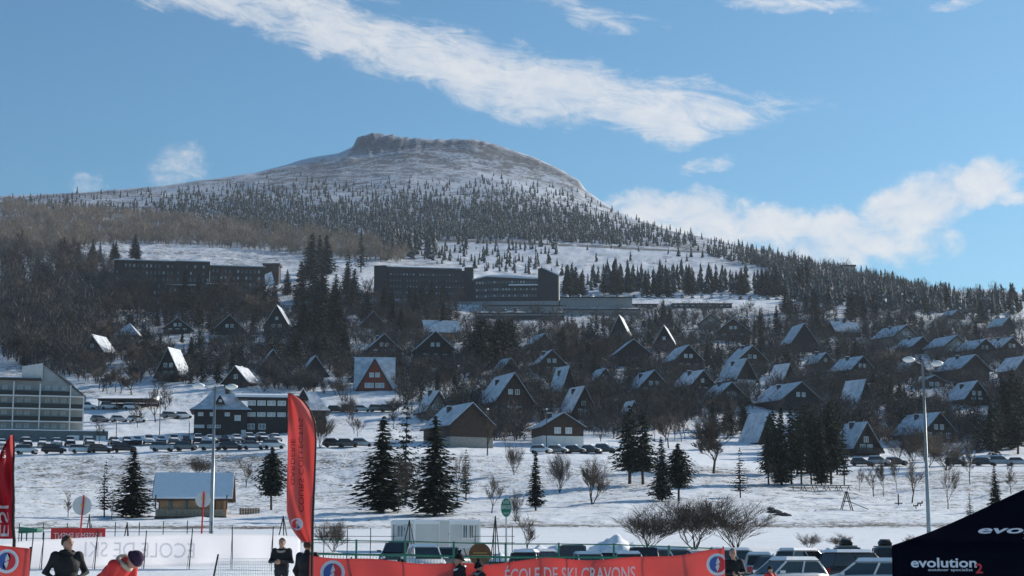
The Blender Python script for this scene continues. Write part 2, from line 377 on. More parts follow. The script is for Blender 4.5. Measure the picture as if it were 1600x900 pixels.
def build_table():
    nk = len(LAY); LY = np.zeros((nk, len(U))); LE = np.zeros((nk, len(U))); VG = np.zeros(nk); FR = np.zeros(nk)
    core = (U[300] - U[299])
    for i, (k, Ys, pys, vg, fr) in enumerate(LAY):
        uu, ee = zip(*[ray(a, b) for a, b in zip(k, pys)])
        e = np.interp(U, uu, ee); y = np.interp(U, uu, Ys)
        if i < nk - 5:           # round the corners between the knots
            ker = np.hanning(61); ker /= ker.sum()
            e[25:625] = np.convolve(np.pad(e[25:625], 30, 'edge'), ker, 'valid'); y[25:625] = np.convolve(np.pad(y[25:625], 30, 'edge'), ker, 'valid')
        LY[i] = np.log(y); LE[i] = e; VG[i] = vg; FR[i] = fr
    T = np.zeros((len(YS), len(U))); V = np.zeros_like(T); FA = np.zeros_like(T)
    ly = np.log(np.maximum(YS, 45))
    for c in range(len(U)):
        x, y = LY[:, c], LE[:, c]; h = np.diff(x); d = np.diff(y) / h; m = np.zeros(nk)
        ok = d[:-1] * d[1:] > 0
        w1 = 2 * h[1:] + h[:-1]; w2 = h[1:] + 2 * h[:-1]
        with np.errstate(divide='ignore', invalid='ignore'):
            mm = (w1 + w2) / (w1 / d[:-1] + w2 / d[1:])
        m[1:-1] = np.where(ok, mm, 0); m[0] = d[0]; m[-1] = d[-1]
        i = np.clip(np.searchsorted(x, ly, 'right') - 1, 0, nk - 2); t = np.clip((ly - x[i]) / h[i], 0, 1)
        T[:, c] = (1 + 2 * t) * (1 - t) ** 2 * y[i] + t * (1 - t) ** 2 * h[i] * m[i] + t * t * (3 - 2 * t) * y[i + 1] + t * t * (t - 1) * h[i] * m[i + 1]
        V[:, c] = VG[i] * (1 - t) + VG[i + 1] * t; FA[:, c] = FR[i] * (1 - t) + FR[i + 1] * t
    YY = np.repeat(YS[:, None], len(U), 1); XX = U[None, :] * wY(YY)
    Z = CAMZ + T * np.maximum(YY, 45.0)
    flat = YY < 45; z45 = Z[7]
    s = np.clip(YY / 45, 0, 1); s = s * s * (3 - 2 * s)
    Z = np.where(flat, z45[None, :] * s + 0.02 * (1 - s), Z)
    amp = np.interp(YY, [0, 60, 110, 112, 160, 175, 300, 330, 420, 900, 1300, 1800, 3000], [.04, .05, .05, .06, .03, .25, .35, .15, .7, 1.2, 3.0, 4.0, 4.0])
    wn = np.clip((YY - 250) / 500, 0, 1); wf = np.clip((YY - 900) / 600, 0, 1)
    nz = fbm(XX / 3.0, YY / 3.0, 3, 3) * (1 - wn) + fbm(XX / 9.0, YY / 9.0, 4, 5) * wn * (1 - wf) + fbm(XX / 60.0, YY / 60.0, 3, 8) * wf * .9
    Z = Z + amp * nz
    # crags round the summit rim
    ua = np.array([ray(a, 230)[0] for a in (540, 560, 780, 900, 930)])
    rim = np.interp(U, ua, [0, 1, .75, .9, 0])[None, :]
    cyU = np.interp(U, [ray(a, b)[0] for a, b in zip(ck, cpy)], cY)[None, :]
    band = np.clip(1 - np.abs(YY - (cyU - 22)) / 42, 0, 1) ** .7
    rock = rim * band
    cr = np.abs(fbm(XX / 11.0, YY / 11.0, 5, 11)) * 2 - .45 + fbm(XX / 34, YY / 34, 3, 19) * .8
    Z = Z + rock * cr * np.interp(U, ua, [3, 7, 3.2, 3.5, 2])[None, :]
    scree = rim * np.clip(1 - np.abs(YY - (cyU - 80)) / 90, 0, 1) * .0
    V = V + .16 * (fbm(XX / 30.0, YY / 30.0, 3, 23) * (1 - wf) + fbm(XX / 110.0, YY / 70.0, 3, 29) * wf * 1.3)
    PYT = 865 - (Z - CAMZ) / np.maximum(YY, 1) * F; pxT = 800 + U[None, :] * F      # rough photo row and column of each ground point
    def stripe(pts, w, amt):
        xs = [q[0] for q in pts]; yl = np.interp(pxT, xs, [q[1] for q in pts]); inside = ((pxT > xs[0]) & (pxT < xs[-1]) & (YY > 700)).astype(float)
        return amt * inside * np.exp(-((PYT - yl) / w) ** 2)
    V = V + stripe([(650, 373), (800, 377), (960, 385), (1110, 393)], 1.5, .45) + stripe([(1150, 404), (1230, 411), (1300, 425)], 1.2, .3)
    V = V - stripe([(745, 264), (790, 276)], 2.0, .5) - stripe([(800, 279), (832, 292)], 1.8, .5) - stripe([(858, 289), (890, 305)], 2.0, .5) - stripe([(240, 302), (268, 291)], 3.0, .4) - stripe([(660, 379), (800, 383), (960, 390), (1110, 398)], 3.0, .25)
    # tree shelter and open meadow on the mountain foot: the meadow holds more snow
    pxU = 800 + U[None, :] * F
    mead = np.exp(-((pxU - 930) / 260) ** 4) * np.exp(-((YY - 1090) / 150) ** 4)
    V = V - .1 * mead
    pale = np.exp(-((pxU - 770) / 130) ** 4) * np.exp(-((YY - 1640) / 130) ** 4); V = V - .06 * pale
    return XX, YY, Z, np.clip(V, 0, 1), FA, rock
TX, TY, TZ, TV, TF, TR = build_table()
def H(x, y):
    x = np.asarray(x, float); y = np.asarray(y, float)
    c = np.interp(x / wY(y), U, np.arange(len(U))); r = np.interp(y, YS, np.arange(len(YS)))
    c0 = np.clip(np.floor(c).astype(int), 0, len(U) - 2); r0 = np.clip(np.floor(r).astype(int), 0, len(YS) - 2); a = c - c0; b = r - r0
    return (TZ[r0, c0] * (1 - a) + TZ[r0, c0 + 1] * a) * (1 - b) + (TZ[r0 + 1, c0] * (1 - a) + TZ[r0 + 1, c0 + 1] * a) * b
def ground(px, py):
    """where the sight line through a photo pixel meets the ground, and metres per pixel there"""
    u, e = ray(px, py); c = float(np.interp(u, U, np.arange(len(U)))); c0 = min(int(c), len(U) - 2); a = c - c0
    z = TZ[:, c0] * (1 - a) + TZ[:, c0 + 1] * a
    r0 = 9; Y = YS[r0:]; et = (z[r0:] - CAMZ) / Y
    hit = np.nonzero(et >= e)[0]
    if len(hit) == 0: i = int(np.argmax(et)); y = Y[i]
    else:
        i = int(hit[0]); y = Y[i]
        if i > 0: y = Y[i - 1] + (Y[i] - Y[i - 1]) * (e - et[i - 1]) / max(1e-9, et[i] - et[i - 1])
    x = u * y; zz = float(H(x, y))
    return Vector((x, y, zz)), (y * cp + (zz - CAMZ) * sp) / F
def at(px, py, Y):
    """the point of a pixel's sight line at forward distance Y, and metres per pixel there"""
    u, e = ray(px, py); z = CAMZ + e * Y
    return Vector((u * Y, Y, z)), (Y * cp + (z - CAMZ) * sp) / F
def on_ground(px, Y, dz=0.0):
    """a ground point in the direction of photo column px at forward distance Y"""
    u = (px - 800) / F / cp
    for _ in range(3):
        z = float(H(u * Y, Y)); u = (px - 800) / F * (cp + (z - CAMZ) / Y * sp)
    return Vector((u * Y, Y, z + dz)), (Y * cp + (z - CAMZ) * sp) / F

def build_terrain():
    nr, nc = TX.shape
    me = bpy.data.meshes.new('snowy_ground')
    co = np.stack([TX, TY, TZ], -1).reshape(-1, 3).astype(np.float32)
    r, c = np.meshgrid(np.arange(nr - 1), np.arange(nc - 1), indexing='ij'); a = (r * nc + c).ravel()
    q = np.stack([a, a + 1, a + nc + 1, a + nc], 1).astype(np.int32)
    me.vertices.add(len(co)); me.vertices.foreach_set('co', co.ravel())
    me.loops.add(q.size); me.loops.foreach_set('vertex_index', q.ravel())
    me.polygons.add(len(q)); me.polygons.foreach_set('loop_start', np.arange(0, q.size, 4, dtype=np.int32))
    me.polygons.foreach_set('use_smooth', np.ones(len(q), bool))
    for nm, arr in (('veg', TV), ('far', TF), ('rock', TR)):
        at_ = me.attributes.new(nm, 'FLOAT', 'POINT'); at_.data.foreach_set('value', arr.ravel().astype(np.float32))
    me.update(); me.validate()
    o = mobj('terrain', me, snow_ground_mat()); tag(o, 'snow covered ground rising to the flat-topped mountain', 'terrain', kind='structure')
build_terrain()

# ------------------------------------------------------------------ buildings
HRECT = []      # image rectangles of buildings, so that planting leaves them in view
_wm = {}
def win(parent, x, z, w, h, y, face='front', pane=None, frame=None):
    """one window: a frame with a mullion, its pane a sub-part"""
    if 'f' not in _wm:
        b = MB(); t = .09
        b.box(-.5, .5, 0, .06, -.5, -.5 + t).box(-.5, .5, 0, .06, .5 - t, .5).box(-.5, -.5 + t, .001, .059, -.5 + t, .5 - t)
        b.box(.5 - t, .5, .001, .059, -.5 + t, .5 - t).box(-.045, .045, .002, .058, -.5 + t, .5 - t)
        _wm['f'] = b.mesh('window'); _wm['p'] = MB().box(-.46, .46, .03, .05, -.46, .46).mesh('pane')
        _wm['f'].materials.append(M_FRAME); _wm['p'].materials.append(M_PANE)
    rz = {'front': 0, 'right': PI / 2, 'left': -PI / 2, 'back': PI}[face]
    loc = {'front': (x, y - .06, z), 'right': (y + .06, x, z), 'left': (y - .06, x, z)}[face]
    f = mobj('window', _wm['f'], frame or M_FRAME, parent, loc, (0, 0, rz), (w, 1, h))
    mobj('pane', _wm['p'], pane or random.choice((M_PANE, M_CURT, M_CURT)), f)
    return f
def slope_slab(x0, z0, x1, z1, y0, y1, t):
    """a roof slope between the ridge (x0,z0) and the eave (x1,z1), t thick (upwards)"""
    d = Vector((x1 - x0, z1 - z0)).normalized(); n = Vector((-d.y, d.x))
    if n.y < 0: n = -n
    p = [(x0, z0), (x1, z1), (x1 + n.x * t, z1 + n.y * t), (x0 + n.x * t * 0, z0 + t / max(.2, n.y))]
    return MB().prism(p, y0, y1, 'y')
def chalet(px, py, wpx, hpx, yaw, eave, label, wall=None, length=None, base=None, wins=2, balcony=False, chim=True, snow=True, lower=0.0, stilt=False, curt=None, over=.55, depth=0):
    p, k = ground(px, py); yw = R(yaw * (.72 if yaw > 0 else .5))
    w = wpx * k * .90; h = hpx * k * .95; e = h * eave; ln = (length * .85 if length else w * 1.0)
    th = thing('chalet', label, 'chalet', p, yw, 'dark wooden chalets on the slope')
    th.location = p + Vector((-math.sin(yw), math.cos(yw), 0)) * (ln * .5)
    HRECT.append((px - wpx * .62 - abs(yaw) * .5, px + wpx * .6, py - hpx, py))
    wall = wall or M_WOODD; hw = w / 2
    sink = max(2.0, ln * .3)
    bz = lower * h
    pent = [(-hw, bz), (hw, bz), (hw, e), (0, h - .12), (-hw, e)]
    MB().prism(pent, -ln / 2, ln / 2).build('wall', wall, th)
    MB().box(-hw + (.0 if base else .05), hw - (.0 if base else .05), -ln / 2 + .03, ln / 2 - .03, -sink, bz - .002 if bz > 0 else -.002).build('stone_base', base or M_STONE, th)
    sl = (h - e) / hw; ov = over
    for s in (-1, 1):
        b = slope_slab(0, h, s * (hw + ov), h - sl * (hw + ov), -ln / 2 - .7, ln / 2 + .7, .16)
        r = b.build('roof_slope', M_ROOF, th)
        if snow:
            hz = .16 / max(.2, math.cos(math.atan(sl)))
            slope_slab(s * .0, h + hz + .012, s * (hw + ov - .15), h + hz + .012 - sl * (hw + ov - .15), -ln / 2 - .62, ln / 2 + .62, .14).build('snow', M_RSNOW, r)
    # barge boards along the front gable edge
    for s in (-1, 1):
        b = slope_slab(0, h - .32, s * (hw + ov), h - .32 - sl * (hw + ov), -ln / 2 - .76, -ln / 2 - .70, .3); b.build('barge_board', M_WOODB, th)
    if chim:
        cx = random.uniform(-.35, -.1) * hw; zz = h - sl * abs(cx)
        c = MB().box(cx - .38, cx + .38, ln * .05, ln * .05 + .8, zz - .6, zz + 1.3).build('chimney', M_CHIM, th)
        MB().box(cx - .47, cx + .47, ln * .05 - .09, ln * .05 + .89, zz + 1.302, zz + 1.45).build('chimney_cap', M_SNOW, c)
    yf = -ln / 2
    if wins >= 2 and not lower and not balcony and not stilt and h > 5.2 and random.random() < .45: balcony = True
    if wins >= 1:
        zz = max(e * .55, h * .26, bz + 1.05)
        n = 2 if w < 9 else 3
        if wins >= 2:
            for i in range(n): win(th, (i - (n - 1) / 2) * w * .27, zz, 1.35, 1.25, yf, pane=curt)
        z2 = min(h * .62, e + (h - e) * .35)
        if (h - z2) / sl > 1.4 and z2 - zz > 1.45:
            if wins >= 3 or w > 9:
                for s in (-1, 1): win(th, s * .85, z2, 1.1, 1.2, yf, pane=curt)
            else: win(th, 0, z2, 1.1, 1.15, yf, pane=curt)
    if wins and not bz:   # a door at the foot of the gable
        d = MB().box(hw * .62, hw * .62 + 1.0, yf - .05, yf - .001, .02, min(2.05, max(e, 1.6))).build('door', M_WOODM, th)
        MB().box(hw * .62 + .1, hw * .62 + .16, yf - .09, yf - .051, .95, 1.1).build('handle', M_GALV, d)
    if balcony:
        zb = max(e * .5, h * .18) - .55 if not lower else bz + .1
        b = MB().box(-hw - .1, hw + .1, yf - 1.3, yf - .002, zb - .16, zb).build('balcony', M_WOODB, th)
        nb = 14
        for i in range(nb):
            x = -hw + w * (i + .5) / nb
            MB().box(x - w / nb * .42, x + w / nb * .42, yf - 1.28, yf - 1.24, zb + .01, zb + .85).build('board', wall, b)
        MB().box(-hw - .1, hw + .1, yf - 1.32, yf - 1.22, zb + .86, zb + .95).build('handrail', M_WOODB, b)
    if stilt:
        for s in (-1, -.33, .33, 1): MB().tube([(s * hw * .9, yf - 1.1, -1.5), (s * hw * .9, yf - 1.1, h * .3)], .12, 6).build('post', M_WOODB, th)
    return th

CH = [
 # x, base y, gable w, height, yaw, eave fraction, label, extras
 (143, 562, 44, 40, -32, .35, 'black chalet with one white upper window and sunlit right roof, far left hillside', dict(wall=M_WOODB, wins=1)),
 (277, 522, 46, 26, 2, .38, 'low black chalet with three white windows below the brown hotel', dict(wall=M_WOODB, wins=3)),
 (358, 535, 48, 44, 6, .52, 'dark barn-like chalet with pale lower storey below the brown hotel', dict(wall=M_WOODB, lower=.28, base=M_PALEW, wins=1, chim=False)),
 (262, 597, 42, 54, -30, .26, 'tall steep black chalet with small white windows above the round-roofed lodge', dict(wall=M_WOODB, wins=3)),
 (432, 520, 40, 44, -6, .30, 'black chalet half hidden in conifers beside the snowy track', dict(wall=M_WOODB, wins=2)),
 (368, 606, 44, 34, -34, .30, 'dark chalet with brightly sunlit right roof just behind the lodge', dict(wall=M_WOODB, wins=1)),
 (426, 578, 40, 32, 22, .18, 'small dark A-frame with a white window strip, left of the red-gabled chalet', dict(wall=M_WOODB, wins=1, chim=False)),
 (492, 590, 42, 34, 24, .18, 'dark A-frame sunk in bushes next to the red-gabled chalet', dict(wall=M_WOODB, wins=1, chim=False)),
 (583, 513, 38, 27, 14, .3, 'brown gable peeking from trees below the black hotel', dict(wall=M_WOODD, wins=0, chim=False)),
 (600, 558, 58, 37, 20, .32, 'brown chalet with twin gable windows behind the red-gabled chalet', dict(wall=M_WOODD, wins=3, curt=M_CURT)),
 (680, 570, 62, 54, 16, .50, 'large dark chalet with a row of white windows on the snowy lane', dict(wall=M_WOODB, wins=3, balcony=False, curt=M_CURT)),
 (684, 657, 44, 46, 36, .34, 'grey steep-roofed chalet with wide dormer right of the tall spruces', dict(wall=M_PALEW, wins=2, lower=.3, base=M_STONE)),
 (737, 700, 82, 72, 36, .52, 'largest dark barn-like chalet with arched pale ground floor by the road', dict(wall=M_WOODD, wins=0, lower=.25, base=M_PALEW, length=15)),
 (803, 657, 68, 76, 30, .42, 'tall brown chalet with long balcony, above the road', dict(wall=M_WOODD, wins=3, balcony=True, length=14)),
 (880, 698, 74, 54, 20, .60, 'chalet with three white windows over a white plaster ground floor by the road', dict(wall=M_WOODD, wins=2, lower=.33, base=M_PLASTER, balcony=False, curt=M_CURT)),
 (912, 656, 46, 52, 36, .26, 'A-frame chalet on stilts with glazed balcony front', dict(wall=M_WOODD, wins=2, balcony=True, stilt=True)),
 (888, 624, 34, 50, 44, .12, 'narrow steep A-frame with one broad pale roof slope', dict(wall=M_WOODB, wins=2)),
 (862, 588, 44, 42, 20, .52, 'brown chalet among bare trees with small lit windows', dict(wall=M_WOODM, wins=3)),
 (850, 547, 36, 26, 34, .40, 'small chalet with pale left roof below the parking terraces', dict(wall=M_WOODB, wins=0, chim=False)),
 (797, 587, 32, 27, 38, .35, 'small chalet roof showing beside the dense dark conifers', dict(wall=M_WOODB, wins=0, chim=False)),
 (990, 573, 58, 44, 12, .50, 'plain windowless dark chalet right of the brown thicket', dict(wall=M_WOODB, wins=0, chim=False)),
 (968, 534, 34, 42, -24, .20, 'black A-frame showing a long thin sunlit roof strip', dict(wall=M_WOODB, wins=0, chim=False, length=12)),
 (1038, 548, 36, 40, -24, .25, 'dark chalet with a sunlit right roof strip below the white flat roofs', dict(wall=M_WOODB, wins=1, chim=False, length=12)),
 (1076, 582, 54, 44, 24, .45, 'dark chalet with a pale veranda front next to the open snow patch', dict(wall=M_WOODB, wins=2, chim=False, curt=M_CURT)),
 (1022, 620, 62, 42, 24, .28, 'wide brown chalet with half-hipped gable and glazed dormer', dict(wall=M_WOODM, wins=3, length=12)),
 (1098, 618, 50, 40, 42, .42, 'dark chalet with a long white glazed veranda on its right', dict(wall=M_WOODB, wins=2, curt=M_CURT)),
 (1111, 515, 34, 25, 0, .5, 'small pale half-timbered chalet near the white flat roofs', dict(wall=M_PALEW, wins=1, chim=False)),
 (1146, 533, 58, 36, -8, .42, 'brown wide-gabled chalet with white windows near the top of the village', dict(wall=M_WOODM, wins=2, chim=False, curt=M_CURT)),
 (1176, 583, 54, 44, 24, .48, 'brown chalet with pale left roof above the white-based chalet', dict(wall=M_WOODM, wins=2)),
 (1166, 606, 46, 46, 46, .30, 'steep chalet on a white plaster ground floor with dark openings', dict(wall=M_WOODB, lower=.3, base=M_PLASTER, wins=1)),
 (1143, 634, 66, 37, 26, .26, 'low broad chalet with three white windows above the brown hedge', dict(wall=M_WOODB, wins=2, curt=M_CURT)),
 (1257, 550, 48, 46, 18, .32, 'dark chalet with pale left roof slope at the conifers’ edge', dict(wall=M_WOODB, wins=0, chim=False)),
 (1416, 541, 58, 34, 38, .44, 'grey chalet with a broad pale roof, upper left of the right-hand cluster', dict(wall=M_STONE, wins=1, chim=True)),
 (1441, 553, 46, 27, 38, .42, 'small chalet directly above the right lamp head', dict(wall=M_WOODB, wins=0)),
 (1495, 556, 54, 33, 34, .46, 'pale timber-gabled chalet in the middle of the right-hand cluster', dict(wall=M_PALEW, wins=2, chim=False)),
 (1540, 562, 48, 33, 36, .50, 'dark chalet immediately right of the pale timber-gabled one', dict(wall=M_WOODB, wins=1, chim=False)),
 (1582, 560, 48, 34, 36, .50, 'brown chalet with twin chimneys at the right edge', dict(wall=M_WOODD, wins=1)),
 (1576, 523, 32, 28, 42, .5, 'highest chalet on the right with pale roof among trees', dict(wall=M_WOODB, wins=0, chim=False)),
 (1524, 597, 64, 44, 36, .48, 'big plain dark chalet with chimney below the right-hand cluster', dict(wall=M_WOODB, wins=0)),
 (1348, 592, 54, 36, 42, .40, 'dark chalet with tall chimney, left of the right lamp post', dict(wall=M_WOODB, wins=2)),
 (1233, 604, 34, 35, 46, .10, 'steep narrow A-frame with one grey roof slope, second row right', dict(wall=M_WOODB, wins=0, chim=False)),
 (1252, 642, 86, 46, 36, .36, 'widest low chalet with a long snowy roof above the row of conifers', dict(wall=M_WOODB, wins=1)),
 (1352, 642, 42, 48, 46, .10, 'A-frame with dull grey roof hidden by conifers, left of the lamp post', dict(wall=M_WOODB, wins=2, chim=False)),
 (1527, 634, 52, 39, 28, .28, 'steep-roofed chalet with a snow-topped porch, right of the lamp post', dict(wall=M_WOODB, wins=3, balcony=True, curt=M_CURT)),
 (1602, 592, 44, 36, 36, .4, 'chalet cut off by the right edge with pale roof', dict(wall=M_WOODB, wins=0, chim=False)),
 (1354, 712, 56, 52, 34, .25, 'black A-frame with snow-topped porch beside the playground', dict(wall=M_WOODB, wins=2, balcony=True)),
 (1468, 692, 78, 48, 38, .30, 'black chalet with a white garage door right of the lamp post', dict(wall=M_WOODB, wins=3)),
 (1200, 694, 46, 48, 44, .10, 'black A-frame roof showing left of the row of conifers', dict(wall=M_WOODB, wins=0, chim=False)),
 (1496, 499, 26, 15, 40, .4, 'tiny snow-roofed hut high on the wooded slope, right', dict(wall=M_WOODB, wins=0, chim=False)),
 (1432, 588, 38, 26, 30, .35, 'dark gable directly behind the top of the right lamp post', dict(wall=M_WOODB, wins=0, chim=False)),
 (1460, 606, 42, 19, 20, .5, 'low snow-roofed chalet with a window strip right of the lamp post', dict(wall=M_WOODM, wins=2, chim=False)),
 (1290, 578, 36, 27, 34, .4, 'small brown chalet between conifers, right of the second-row A-frame', dict(wall=M_WOODM, wins=1)),
 (945, 604, 34, 28, 30, .35, 'small dark chalet in the brown thicket left of the half-hipped one', dict(wall=M_WOODB, wins=1, chim=False)),
 (990, 662, 28, 34, 30, .3, 'small grey gable behind the clump of tall conifers', dict(wall=M_PALEW, wins=0, chim=False)),
]
for (x, y, w, h, yw, ev, lb, ex) in CH: chalet(x, y, w, h, yw, ev, lb, **ex)

def pyramid(parent, x0, x1, y0, y1, z0, z1, m, flare=0.0, name='roof', ridge=0.0, snow=True):
    cx, cy = (x0 + x1) / 2, (y0 + y1) / 2
    def ringz(t): return z0 + (z1 - z0) * (t ** (1 + flare))
    def mk(off, tt=5):
        b = MB(); rings = []
        for i in range(tt + 1):
            t = i / tt; s = 1 - t
            rings.append([(cx + (xx - cx) * s + (math.copysign(ridge, xx - cx) * t), cy + (yy - cy) * s, ringz(t) + off) for xx, yy in ((x0, y0), (x1, y0), (x1, y1), (x0, y1))])
        v = [p for r in rings for p in r]; f = [(3, 2, 1, 0)]
        for i in range(tt):
            for j in range(4): f.append((i * 4 + j, i * 4 + (j + 1) % 4, (i + 1) * 4 + (j + 1) % 4, (i + 1) * 4 + j))
        return b.add(v, f)
    r = mk(0).build(name, m, parent)
    if snow: mk(.14).build('snow', M_RSNOW, r)
    return r

# chalet whose snowy roof faces the viewer as a triangle
p, k = ground(197, 533); th = thing('chalet', 'small chalet with a pale blue triangular hipped roof, left hillside', 'chalet', p + Vector((0, 5, 0)), 0, 'dark wooden chalets on the slope'); HRECT.append((175, 218, 503, 535))
w = 40 * k; MB().box(-w * .42, w * .42, -4, 4, -3, 9 * k).build('wall', M_WOODB, th)
pyramid(th, -w * .5, w * .5, -5, 5, 9 * k, 31 * k, M_ROOF)
for s in (-1, 1): win(th, s * w * .2, 4.5 * k, 1.4, 1.3, -4, pane=M_CURT)
# chalet with red cross gable
p, k = ground(583, 610); th = thing('chalet', 'steep chalet with a red-brown cross gable and snowy roof wings, above the parked cars', 'chalet', p + Vector((0, 5, 0)), R(4), 'dark wooden chalets on the slope'); HRECT.append((545, 618, 556, 610))
w = 66 * k; h = 52 * k; d = 5.0
b = MB().prism([(-d, 0), (d, 0), (0, h)], -w / 2 + .3, w / 2 - .3, 'x').build('wall', M_WOODB, th)
MB().box(-w / 2 + .4, w / 2 - .4, -d + .1, d - .1, -4, -.01).build('stone_base', M_STONE, th)
for s in (-1, 1):
    q = [(0, h + .05), (s * (d + .3), -.1), (s * (d + .3), .2), (0, h + .35)]
    r = MB().prism(q, -w / 2, w / 2, 'x').build('roof_slope', M_ROOF, th)
    q = [(0, h + .36), (s * (d + .25), .23), (s * (d + .25), .42), (0, h + .60)]
    MB().prism(q, -w / 2 + .1, w / 2 - .1, 'x').build('snow', M_RSNOW, r)
gw = w * .40; gh = h * .90
g = MB().prism([(-gw, 0), (gw, 0), (0, gh)], -d - 1.3, -.2, 'y').build('cross_gable', M_WOODR, th)
for s in (-1, 1):
    q = [(0, gh + .02), (s * (gw + .3), -.35), (s * (gw + .3) + s * .25, -.2), (0, gh + .5)]
    r = MB().prism(q, -d - 1.6, -.3, 'y').build('gable_roof', M_ROOF, th)
    q = [(0, gh + .51), (s * (gw + .56), -.2), (s * (gw + .56) + s * .12, -.05), (0, gh + .75)]
    MB().prism(q, -d - 1.5, -.35, 'y').build('snow', M_RSNOW, r)
for s in (-1, 1): win(th, s * .75, gh * .5, 1.2, 1.2, -d - 1.3, pane=M_CURT); win(th, s * 1.35, gh * .15, 2.3, 1.3, -d - 1.3, pane=M_CURT)
MB().box(-w / 2 + .5, -w / 2 + 1.3, .3, 1.1, h - 2, h + 1.3).build('chimney', M_CHIM, th)
# chalets with the roof slope towards the viewer
def side_chalet(px, py, wpx, hpx, yaw, label, gable=M_WOODB, eave=.35):
    p, k = ground(px, py); w = wpx * k; h = hpx * k; d = w * .42; e = h * eave
    th = thing('chalet', label, 'chalet', p + Vector((0, d, 0)), R(yaw), 'dark wooden chalets on the slope'); HRECT.append((px - wpx / 2, px + wpx / 2, py - hpx, py))
    MB().prism([(-d, -3), (d, -3), (d, e), (0, h - .1), (-d, e)], -w / 2, w / 2, 'x').build('wall', gable, th)
    sl = (h - e) / d
    for s in (-1, 1):
        r = MB().prism([(0, h), (s * (d + .5), e - sl * .5), (s * (d + .5), e - sl * .5 + .22), (0, h + .22)], -w / 2 - .6, w / 2 + .6, 'x').build('roof_slope', M_ROOF, th)
        MB().prism([(0, h + .23), (s * (d + .4), e - sl * .4 + .23), (s * (d + .4), e - sl * .4 + .42), (0, h + .42)], -w / 2 - .5, w / 2 + .5, 'x').build('snow', M_RSNOW, r)
    c = MB().box(-.4, .4, -.6, .2, h - .6, h + 1.4).build('chimney', M_CHIM, th)
    win(th, 0, h * .45, 1.2, 1.2, w / 2, 'right'); win(th, -w * .25, e * .5, 1.2, 1.0, -d)
    return th
side_chalet(687, 530, 54, 31, 12, 'chalet with broad snowy roof and sunlit orange end wall, behind the large dark chalet', M_WOODO)
side_chalet(1322, 527, 42, 25, 14, 'snow-roofed chalet half hidden on the upper right slope', M_WOODB)

# wooden cabin on the flat snow, left
p, k = on_ground(303, 203); th = thing('cabin', 'small orange wooden cabin with a wide snow-covered roof beside two conifers', 'cabin', p, R(6)); HRECT.append((230, 375, 748, 814))
w, d, e, h = 124 * k, 5.0, 2.35, 4.75
for (x0, x1) in ((-w * .40, -w * .30), (-w * .24, -w * .10), (-w * .05, w * .1), (w * .15, w * .24), (w * .38, w * .42)):
    MB().box(x0, x1, -d / 2, -d / 2 + .14, .35, e).build('wall_panel', M_WOODO, th)
MB().prism([(-d / 2 + .16, -.6), (d / 2, -.6), (d / 2, e), (0, h - .1), (-d / 2 + .16, e)], -w * .42, w * .40, 'x').build('wall', mat('brown_cabin_wood', (.32, .18, .10), .75, .2, 2), th)
for i in range(20): x = -w * .44 + i * w * .0435; MB().box(x, x + w * .038, -d / 2 - 1.25, -d / 2 - 1.19, .02, .82).build('deck_board', mat('grey_deck', (.28, .23, .17), .8, .25, 3), th)
MB().box(-w * .45, w * .43, -d / 2 - 1.3, -d / 2 - .01, -.7, .01).build('deck', M_WOODM, th)
for x in (-w * .45, w * .42): MB().box(x, x + .14, -d / 2 - 1.2, -d / 2 - 1.06, .83, e + .1).build('post', M_WOODM, th)
sl = (h - e) / (d / 2)
for s in (-1, 1):
    o = .55 if s < 0 else .6
    r = MB().prism([(0, h), (s * (d / 2 + o), e - sl * o), (s * (d / 2 + o), e - sl * o + .15), (0, h + .15)], -w * .5, w * .5, 'x').build('roof_slope', M_WOODM, th)
    MB().prism([(0, h + .16), (s * (d / 2 + o - .06), e - sl * (o - .06) + .16), (s * (d / 2 + o - .06), e - sl * (o - .06) + .40), (0, h + .42)], -w * .49, w * .49, 'x').build('snow', M_SNOW, r)
for x, ww in ((-w * .265, .9), (-w * .07, 1.0), (w * .20, 1.6)): win(th, x, 1.35, ww, 1.1, -d / 2 + .16, pane=M_PANE, frame=M_WOODM)

# the building helpers below take photo pixels for width and height and scale them to the building's distance
class Blk:
    def __init__(s, name, label, cat, cx, base, Y=None, yaw=0, group=None):
        if Y: s.p, s.k = on_ground(cx, Y)
        else: s.p, s.k = ground(cx, base)
        s.cx, s.base = cx, base
        q, _ = at(cx, base, s.p.y); s.dz = q.z - s.p.z
        s.th = thing(name, label, cat, (s.p.x, s.p.y, q.z), R(yaw), group)
    def X(s, px): return (px - s.cx) * s.k
    def Z(s, py): return (s.base - py) * s.k
    def box(s, name, m, x0, x1, yt, yb, d0, d1, parent=None):
        return MB().box(s.X(x0), s.X(x1), d0, d1, s.Z(yb), s.Z(yt)).build(name, m, parent or s.th)
    def win(s, x, y, w, h, d, **kw): return win(s.th, s.X(x), s.Z(y), w * s.k, h * s.k, d, **kw)

